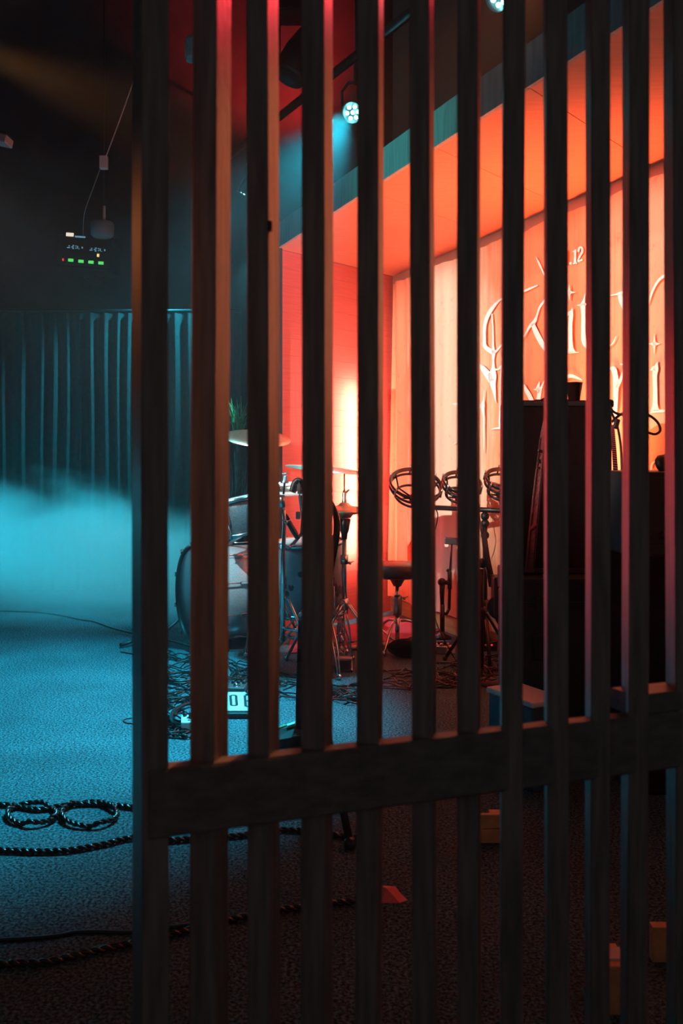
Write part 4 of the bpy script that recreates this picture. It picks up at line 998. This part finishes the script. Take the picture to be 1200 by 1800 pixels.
# tripod whose leg shows under the rail
f1 = fl(615, 1492); 
tpx = at(556, 0, 3.25).x
e = thing('tripod_stand', (tpx, 3.25, 0), 'black tripod stand behind the third slat, one leg showing below the cross rail', 'stand')
MB().tube([(tpx, 3.25, .2), (tpx, 3.25, .92)], .013, 10).build('pole', M['black_metal'], e)
for f_ in (f1, Vector((tpx - .02, 3.55, 0)), Vector((tpx + .06, 3.5, 0))):
    f_ = Vector((f_.x, f_.y, .014)); lg = MB().tube([(tpx, 3.25, .42), f_], .012, 8); lg.tube([(tpx, 3.25, .22), (Vector((tpx, 3.25, .42)) + f_) / 2], .007, 6); lg.ball(f_, .02); lg.build('leg', M['black_metal'], e)
MB().lathe([(.013, .38), (.026, .38), (.026, .46), (.013, .46)], Matrix.Translation((tpx, 3.25, 0)), 14).build('hub', M['black_plastic'], e)

# ------------------------------------------------------------------ pedals and floor boxes
pw = fl(416, 1262)
e = thing('white_pedal', pw, 'bright white pedal unit with black markings on the floor among cables', 'pedal')
s_ = pw.y / F
MB().box(pw + Vector((.0, .10, .02)), (.13, .24, .035), Matrix.Rotation(R(6), 4, 'X'), bev=.005).build('casing', M['black_plastic'], e)
Mt = Matrix.Translation(pw + Vector((0, .10, .045))) @ Matrix.Rotation(R(10), 4, 'X')
MB().box((0, 0, 0), (.125, .20, .010), Mt, bev=.003).build('top_plate', M['white_paint'], e)
mk = MB()
def mark(x0, y0, x1, y1, w_): 
    a, b = Vector((x0, y0, .0058)), Vector((x1, y1, .0058)); t = (b - a).normalized(); nn = Vector((-t.y, t.x, 0)) * w_ / 2
    mk.add([a + nn, a - nn, b - nn, b + nn], [(0, 1, 2, 3)], False, Mt)
for seg in ((-.045, .06, -.02, .06), (-.02, .06, -.005, -.05), (-.03, -.05, -.005, -.05), (-.045, .06, -.03, -.05), (.02, .06, .035, -.06), (.025, .06, .06, .06), (.03, 0, .058, 0), (.035, -.06, .062, -.06)): mark(*seg, .012)
mk.build('marking', M['black_plastic'], e)
MB().lathe([(0, 0), (.011, 0), (.009, .016), (0, .017)], Mt @ Matrix.Translation((.03, .075, .005)), 10).build('foot_switch', M['chrome'], e)
def pedal(px, py, m, label, w_=.075, rot=0.0, dep=.12, h=.045):
    p = fl(px, py); e = thing('effects_pedal', p, label, 'pedal', 'effects pedals on the floor')
    Mr = Matrix.Translation(p) @ Matrix.Rotation(rot, 4, 'Z')
    MB().box((0, 0, 0), (w_, dep, h), Mr @ Matrix.Translation((0, dep / 2, h / 2)), bev=.005).build('casing', M[m], e)
    for sx in (-1, 0, 1): MB().lathe([(0, 0), (.009, 0), (.008, .014), (0, .015)], Mr @ Matrix.Translation((sx * w_ * .3, dep * .78, h)), 10).build('knob', M['black_plastic'], e)
    MB().lathe([(0, 0), (.012, 0), (.010, .014), (0, .015)], Mr @ Matrix.Translation((0, dep * .25, h)), 12).build('foot_switch', M['chrome'], e)
    MB().box((0, 0, 0), (w_ * .4, .02, .004), Mr @ Matrix.Translation((0, dep * .52, h + .001))).build('name_plate', M['drum_dark'], e)
pedal(335, 1288, 'white_paint', 'pale pedal under a tangle of cables behind the first slat gap', .08, .15)
pedal(412, 1226, 'steel', 'grey metal pedal just behind the white pedal unit', .09, -.1)
pedal(792, 1150, 'tape_pale', 'pale pinkish pedal on the alcove floor in the sixth gap', .06, .5)
pedal(775, 1150, 'steel', 'grey pedal lying left of the pinkish pedal in the alcove', .06, -.3, .08)
pedal(860, 1145, 'black_plastic', 'black pedal with a red light beside the boom stand', .10, .2, .12, .06)
pl = fl(860, 1140); pl.z = .03
tag(MB().lathe([(0, 0), (.006, 0), (.005, .004), (0, .005)], frame_z(at(864, 1134, fl(860, 1145).y - .012), (0, -1, 0)), 8).build('indicator_light', M['led_red'], bpy.data.objects['effects_pedal.004']))
bag = fl(706, 1160)
e = thing('gear_bag', bag, 'soft black gear bag slumped on the floor in front of the stool', 'bag')
MB().ball(bag + Vector((.03, .1, .05)), .1, n=18, sq=(1.1, .9, .5)).build('bag_body', M['black_cloth'], e)
MB().tube(curve_pts([bag + Vector((-.06, .03, .05)), bag + Vector((.0, .0, .10)), bag + Vector((.08, .03, .09))], 6), .007, 6).build('handle', M['black_cloth'], e)
tp = [fl(584, 1147), fl(700, 1136)]
tag(MB().tube([p + Vector((0, 0, .016)) for p in tp], .016, 4).build('floor_ramp', M['tape_pale']), 'pale cable ramp strip on the floor behind the hi-hat foot', 'cable ramp')
sbx = fl(600, 1075)
e = thing('floor_monitor', fl(606, 1078), 'dark floor monitor speaker silhouetted against the end wall behind the hi-hat', 'speaker')
p = fl(606, 1078)
MB().quadbox([(p.x - .085, p.y), (p.x + .10, p.y), (p.x + .10, p.y + .2), (p.x - .085, p.y + .2)], 0, .135).build('cabinet', M['black_plastic'], e)
MB().lathe([(0, .13), (.04, .13), (.045, .15), (.03, .165), (0, .168)], Matrix.Translation((p.x + .05, p.y + .08, 0)), 16).build('horn', M['black_plastic'], e)
MB().box((p.x - .04, p.y + .06, .15), (.05, .05, .035), bev=.006).build('handle', M['black_plastic'], e)
mat('rug_red', (0.34, 0.045, 0.055), 0.95, spec=0.1, var=0.3, vscale=120)  # red lamp light on the alcove carpet, put into a coloured patch
rp = [fl(*p) for p in ((512, 1122), (688, 1084), (772, 1110), (702, 1132), (584, 1146), (505, 1150))]
tag(MB().quadbox([(p.x, p.y) for p in rp], 0.001, 0.008).build('red_rug', M['rug_red'], origin=(rp[0].x, rp[0].y, 0)), 'dark red rug on the alcove floor behind the hi-hat and under the stool', 'rug')
# bass drum pedal
bp = fl(418, 1140)
e = thing('kick_pedal', bp, 'chrome and black kick drum pedal with a red beater tip near the bass drum', 'pedal')
MB().box(bp + Vector((0, .05, .02)), (.09, .28, .015), Matrix.Rotation(R(7), 4, 'X'), bev=.004).build('footboard', M['steel'], e)
for sx in (-1, 1): MB().tube([bp + Vector((sx * .05, .12, 0.01)), bp + Vector((sx * .045, .12, .22))], .009, 8).build('upright', M['chrome'], e)
MB().tube([bp + Vector((-.06, .12, .2)), bp + Vector((.06, .12, .2))], .008, 8).build('axle', M['chrome'], e)
MB().tube(curve_pts([bp + Vector((0, .12, .2)), bp + Vector((-.02, .1, .27)), bp + Vector((-.05, .08, .33))], 4), .005, 6).build('beater_rod', M['black_metal'], e)
MB().ball(bp + Vector((.02, .04, .15)), .02).build('beater', M['red_paper'], e)
MB().ball(bp + Vector((-.05, .08, .33)), .016).build('knob', M['chrome'], e)

# ------------------------------------------------------------------ cables on the floor
def cable(name, label, pts, r=.0045, m='cable_rubber', k=8):
    P = curve_pts([Vector((p.x, p.y, r + p.z)) for p in pts], k)
    return tag(MB().tube(P, r, 6).build(name, M[m], origin=(P[0].x, P[0].y, 0)), label, 'cable')
cable('floor_cable', 'thin dark cable crossing the far carpet below the curtain', [fl(-420, 1064), fl(-200, 1070), fl(30, 1076), fl(90, 1080), fl(140, 1090), fl(165, 1094), fl(200, 1106), fl(240, 1116), fl(300, 1128), fl(340, 1140)], .006)
r_ = random.Random(21)
def tangle(label, px0, px1, py0, py1, count, r=.0035, up=.02, name='cable_tangle'):
    mb = MB()
    for i in range(count):
        n = r_.randint(4, 7); x, y = r_.uniform(px0, px1), r_.uniform(py0, py1); P = []
        dirx = r_.choice((-1, 1)) * r_.uniform(10, 34)
        for k in range(n):
            p = fl(x, y); p.z = r + r_.uniform(0, up) * (0 if k in (0, n - 1) else 1); P.append(p)
            x += dirx * r_.uniform(.4, 1.2); y += r_.uniform(-10, 10)
            if not px0 - 8 < x < px1 + 8: dirx = -dirx
            x = min(max(x, px0 - 10), px1 + 20)
            y = min(max(y, py0), py1)
        mb.tube(curve_pts(P, 6), r, 5)
    o = fl((px0 + px1) / 2, py1)
    return tag(mb.build(name, M['cable_rubber'], origin=o), label, 'cables', kind='stuff')
tangle('tangle of thin black cables in front of the bass drum', 302, 345, 1150, 1300, 46)
tangle('bundle of black cables on the floor behind the white pedal unit', 395, 440, 1160, 1235, 26)
tangle('band of long black cables across the floor in the third gap', 440, 560, 1180, 1232, 26)
tangle('pile of dark cables under the hi-hat in the fourth gap', 570, 650, 1205, 1240, 26)
tangle('dark cables lying before the stool in the fifth gap', 650, 740, 1180, 1215, 16)
tangle('heap of fine black cables in the sixth gap', 750, 815, 1165, 1210, 40)
tangle('knot of black cables under the boom stand', 838, 872, 1165, 1205, 30, up=.05)
def coil(label, c, ra, rb, turns, r=.005, wob=.012):
    P = []; n = int(26 * turns)
    for i in range(n):
        a = 2 * math.pi * i / 26; q_ = 1 + .08 * math.sin(i * .37)
        P.append(Vector((c.x + ra * q_ * math.cos(a), c.y + rb * q_ * math.sin(a), r + .004 * (i / 26) + wob * (0.5 + .5 * math.sin(i * .21)))))
    return tag(MB().tube(P, r, 6).build('coiled_cable', M['cable_rubber'], origin=(c.x, c.y, 0)), label, 'cable')
coil('coiled black cable looped over the pale pedal in the first gap', fl(334, 1262), .075, .19, 4)
coil('coil of cable lying at the foot of the bass drum', fl(316, 1196), .08, .10, 2)
# twisted black rope cable on the near carpet
def rope(label, pts, r=.0072, k=10):
    base = curve_pts(pts, k); N = len(base); L = [0]
    for i in range(1, N): L.append(L[-1] + (base[i] - base[i - 1]).length)
    tot = L[-1]; step = .0042; n = int(tot / step); j = 0; dens = []
    for i in range(n):
        s_ = i * step
        while j < N - 2 and L[j + 1] < s_: j += 1
        dens.append(base[j].lerp(base[j + 1], (s_ - L[j]) / max(L[j + 1] - L[j], 1e-6)))
    e = thing('twisted_rope', (dens[0].x, dens[0].y, 0), label, 'rope', None)
    for ph in (0, math.pi):
        P = []
        for i, p in enumerate(dens):
            t = (dens[min(i + 1, n - 1)] - dens[max(i - 1, 0)]); t.z = 0; t.normalize(); u = Vector((-t.y, t.x, 0)); a = 2 * math.pi * i * step / .046 + ph
            P.append(p + u * r * .55 * math.cos(a) + Vector((0, 0, r * .55 * math.sin(a) + r * 1.3)))
        MB().tube(P, r * .75, 6).build('strand', M['rope_black'], e)
def F_(*l): return [fl(x, y) for x, y in l]
def loopc(px, py, a, b, z=0.0, start=0, n=18, extra=0):
    return [fl(px + a * math.cos(start + 2 * math.pi * i / n), py + b * math.sin(start + 2 * math.pi * i / n)) + Vector((0, 0, z * (i % 5) / 5)) for i in range(n + 1 + extra)]
mat('rope_black', (0.012, 0.013, 0.014), 0.22)
rope('twisted black rope running along the carpet behind the two loops', F_((-420, 1424), (-200, 1416), (0, 1419), (30, 1422), (70, 1428), (110, 1421), (160, 1418), (210, 1421), (260, 1428), (330, 1440)))
rope('small oval loop of twisted black rope at the left', loopc(57, 1437, 43, 18, .012, .3, 18, 2))
rope('larger oval loop of twisted black rope, right of the small one', loopc(157, 1437, 49, 21, .012, 2.6, 18, 1))
rope('twisted black rope curving just in front of the loops', F_((-420, 1480), (-200, 1494), (0, 1500), (60, 1502), (120, 1500), (180, 1490), (235, 1478), (300, 1482), (330, 1480), (420, 1474), (500, 1464), (580, 1472), (640, 1480)))
rope('nearest twisted black rope lying in the dark part of the carpet', F_((-420, 1720), (-200, 1708), (60, 1700), (120, 1690), (180, 1676), (235, 1665), (330, 1642), (420, 1620), (500, 1605), (590, 1594), (650, 1590)))
cable('floor_cable', 'thin dark cable in the unlit near carpet at left', F_((-420, 1672), (40, 1654), (140, 1642), (235, 1642), (310, 1632), (420, 1618)), .005)
mf = fl(222, 1140)
e = thing('microphone_stand', mf, 'black stand foot poking out left of the screen post', 'stand')
MB().tube([fl(212, 1140) + Vector((0, 0, .02)), fl(236, 1135) + Vector((0, 0, .03)), fl(265, 1128) + Vector((0, 0, .06))], [.013, .011, .010], 8).build('foot', M['black_metal'], e)
MB().lathe([(0, 0), (.035, 0), (.035, .05), (.012, .08), (.012, .95), (0, .95)], Matrix.Translation(fl(267, 1128)), 14).build('pole', M['black_metal'], e)
cable('floor_cable', 'short thin cable just before the stand foot', F_((212, 1147), (240, 1152), (270, 1158)), .004)
cable('floor_cable', 'faint thin cable loop left of the screen post', F_((262, 1262), (240, 1262), (218, 1266), (222, 1272), (245, 1274), (265, 1276)), .003)

# scraps in the dark corner at lower right
p = fl(694, 1588)
tag(MB().add([p + Vector(v) for v in [(-.035, 0, .001), (.012, 0, .001), (.004, .06, .018), (-.035, .055, .022), (-.02, .03, .026), (.034, .01, .004), (.02, .045, .003)]], [(0, 1, 4), (1, 2, 4), (2, 3, 4), (3, 0, 4), (1, 5, 6, 2)]).build('paper_scrap', M['red_paper'], origin=p), 'crumpled red paper scrap on the dark floor below the rail', 'paper')
p = fl(850, 1486)
e = thing('wooden_crate', p, 'orange wooden crate end showing in the dark below the rail', 'crate')
for k in range(2): MB().box(p + Vector((.02, .02, .022 + k * .044)), (.075, .018, .04), bev=.002).build('plank', M['orange_wood'], e)
MB().box(p + Vector((.04, .045, .043)), (.035, .03, .084), bev=.002).build('corner_post', M['orange_wood'], e)
p = atz(1086, 1790, .0); 
e = thing('cardboard_box', p, 'small brown cardboard box in the dark bottom right corner', 'box')
MB().box(p + Vector((.0, .06, .05)), (.05, .10, .10), bev=.002).build('carton', M['orange_wood'], e)
MB().box(p + Vector((.0, .06, .102)), (.052, .05, .004)).build('tape', M['tape_pale'], e)
p = at(1160, 1740, 2.25); p.z = 0
e = thing('wooden_post', p, 'short brown wooden offcut standing at the far right below the rail', 'wood')
MB().box(p + Vector((.01, .02, .04)), (.05, .03, .08), bev=.002).build('offcut', M['orange_wood'], e)

# ------------------------------------------------------------------ haze
def vol_box(name, c, dms, dens, aniso, noise_kw=None, color=(1, 1, 1)):
    mb = MB().box(c, dms); m = bpy.data.materials.new(name); m.use_nodes = True; nt = m.node_tree
    nt.nodes.remove(nt.nodes['Principled BSDF']); out = nt.nodes['Material Output']
    v = nt.nodes.new('ShaderNodeVolumeScatter'); v.inputs['Density'].default_value = dens; v.inputs['Anisotropy'].default_value = aniso; v.inputs['Color'].default_value = (*color, 1)
    nt.links.new(v.outputs[0], out.inputs['Volume'])
    if noise_kw:
        tc = nt.nodes.new('ShaderNodeTexCoord'); sx = nt.nodes.new('ShaderNodeSeparateXYZ')
        n = nt.nodes.new('ShaderNodeTexNoise'); n.inputs['Scale'].default_value = 2.4; n.inputs['Detail'].default_value = 4; n.inputs['Distortion'].default_value = .6
        mp = nt.nodes.new('ShaderNodeMapping'); mp.inputs['Scale'].default_value = (.55, .55, 1.0)
        nt.links.new(tc.outputs['Object'], mp.inputs[0]); nt.links.new(mp.outputs[0], n.inputs['Vector']); nt.links.new(tc.outputs['Object'], sx.inputs[0])
        # top height of the bank wavers with the noise
        ad = nt.nodes.new('ShaderNodeMath'); ad.operation = 'MULTIPLY_ADD'; ad.inputs[1].default_value = 0.8; ad.inputs[2].default_value = -.4
        nt.links.new(n.outputs['Fac'], ad.inputs[0])
        su = nt.nodes.new('ShaderNodeMath'); su.operation = 'ADD'; sl = nt.nodes.new('ShaderNodeMath'); sl.operation = 'MULTIPLY_ADD'; sl.inputs[1].default_value = 0.17; sl.inputs[2].default_value = 0.34
        nt.links.new(sx.outputs['X'], sl.inputs[0])
        sm = nt.nodes.new('ShaderNodeMath'); sm.operation = 'ADD'; nt.links.new(sx.outputs['Z'], sm.inputs[0]); nt.links.new(sl.outputs[0], sm.inputs[1])
        nt.links.new(sm.outputs[0], su.inputs[0]); nt.links.new(ad.outputs[0], su.inputs[1])
        mr = nt.nodes.new('ShaderNodeMapRange'); mr.interpolation_type = 'SMOOTHSTEP'
        mr.inputs['From Min'].default_value = noise_kw['z1']; mr.inputs['From Max'].default_value = noise_kw['z0']; mr.inputs['To Min'].default_value = 0; mr.inputs['To Max'].default_value = dens
        nt.links.new(su.outputs[0], mr.inputs['Value'])
        # thinner near the floor and at the ends
        m2 = nt.nodes.new('ShaderNodeMapRange'); m2.interpolation_type = 'SMOOTHSTEP'; m2.inputs['From Min'].default_value = -.02; m2.inputs['From Max'].default_value = .18
        m2.inputs['To Min'].default_value = .15; nt.links.new(sx.outputs['Z'], m2.inputs['Value'])
        m3 = nt.nodes.new('ShaderNodeMapRange'); m3.interpolation_type = 'SMOOTHSTEP'; m3.inputs['From Min'].default_value = noise_kw['x1']; m3.inputs['From Max'].default_value = noise_kw['x0']
        nt.links.new(sx.outputs['X'], m3.inputs['Value'])
        a1 = nt.nodes.new('ShaderNodeMath'); a1.operation = 'MULTIPLY'; nt.links.new(mr.outputs[0], a1.inputs[0]); nt.links.new(m2.outputs[0], a1.inputs[1])
        a2 = nt.nodes.new('ShaderNodeMath'); a2.operation = 'MULTIPLY'; nt.links.new(a1.outputs[0], a2.inputs[0]); nt.links.new(m3.outputs[0], a2.inputs[1])
        nt.links.new(a2.outputs[0], v.inputs['Density'])
    return mb.build(name, m, origin=(0, 0, 0))
def soft_cloud(name, c, dms, dens):
    mb = MB().box((0, 0, 0), dms); m = bpy.data.materials.new(name); m.use_nodes = True; nt = m.node_tree
    nt.nodes.remove(nt.nodes['Principled BSDF']); out = nt.nodes['Material Output']
    v = nt.nodes.new('ShaderNodeVolumeScatter'); v.inputs['Anisotropy'].default_value = 0.35
    nt.links.new(v.outputs[0], out.inputs['Volume'])
    tc = nt.nodes.new('ShaderNodeTexCoord'); mp = nt.nodes.new('ShaderNodeMapping'); mp.inputs['Scale'].default_value = [2 / k for k in dms]
    gr = nt.nodes.new('ShaderNodeTexGradient'); gr.gradient_type = 'QUADRATIC_SPHERE'
    n = nt.nodes.new('ShaderNodeTexNoise'); n.inputs['Scale'].default_value = 2.0
    nt.links.new(tc.outputs['Object'], mp.inputs[0]); nt.links.new(mp.outputs[0], gr.inputs[0]); nt.links.new(tc.outputs['Object'], n.inputs['Vector'])
    a = nt.nodes.new('ShaderNodeMath'); a.operation = 'MULTIPLY'; nt.links.new(gr.outputs['Fac'], a.inputs[0]); nt.links.new(n.outputs['Fac'], a.inputs[1])
    b = nt.nodes.new('ShaderNodeMath'); b.operation = 'MULTIPLY'; b.inputs[1].default_value = dens * 2; nt.links.new(a.outputs[0], b.inputs[0]); nt.links.new(b.outputs[0], v.inputs['Density'])
    o = mb.build(name, m); o.location = c; return o
tag(soft_cloud('smoke_cloud', (-0.45, 6.0, 2.85), (2.4, 4.6, 1.7), 0.10), 'drifting smoke lit cyan under the spotlights above the alcove', 'smoke', kind='stuff')
hz = vol_box('room_haze', (0.3, 4.0, 2.6), (10.9, 10.3, 5.7), 0.0045, 0.3)
tag(hz, 'thin stage haze filling the whole dark room', 'haze', kind='stuff')
fg = vol_box('fog_bank', (-2.6, 7.35, .67), (4.4, 1.7, 1.3), 0.95, 0.1, dict(z0=.62, z1=.92, x0=-1.25, x1=-.7), (0.72, 1.0, 1.0))
tag(fg, 'low bank of cyan lit stage fog in front of the far curtain', 'fog', kind='stuff')

for o in bpy.data.objects:
    if '_w' in o: del o['_w']
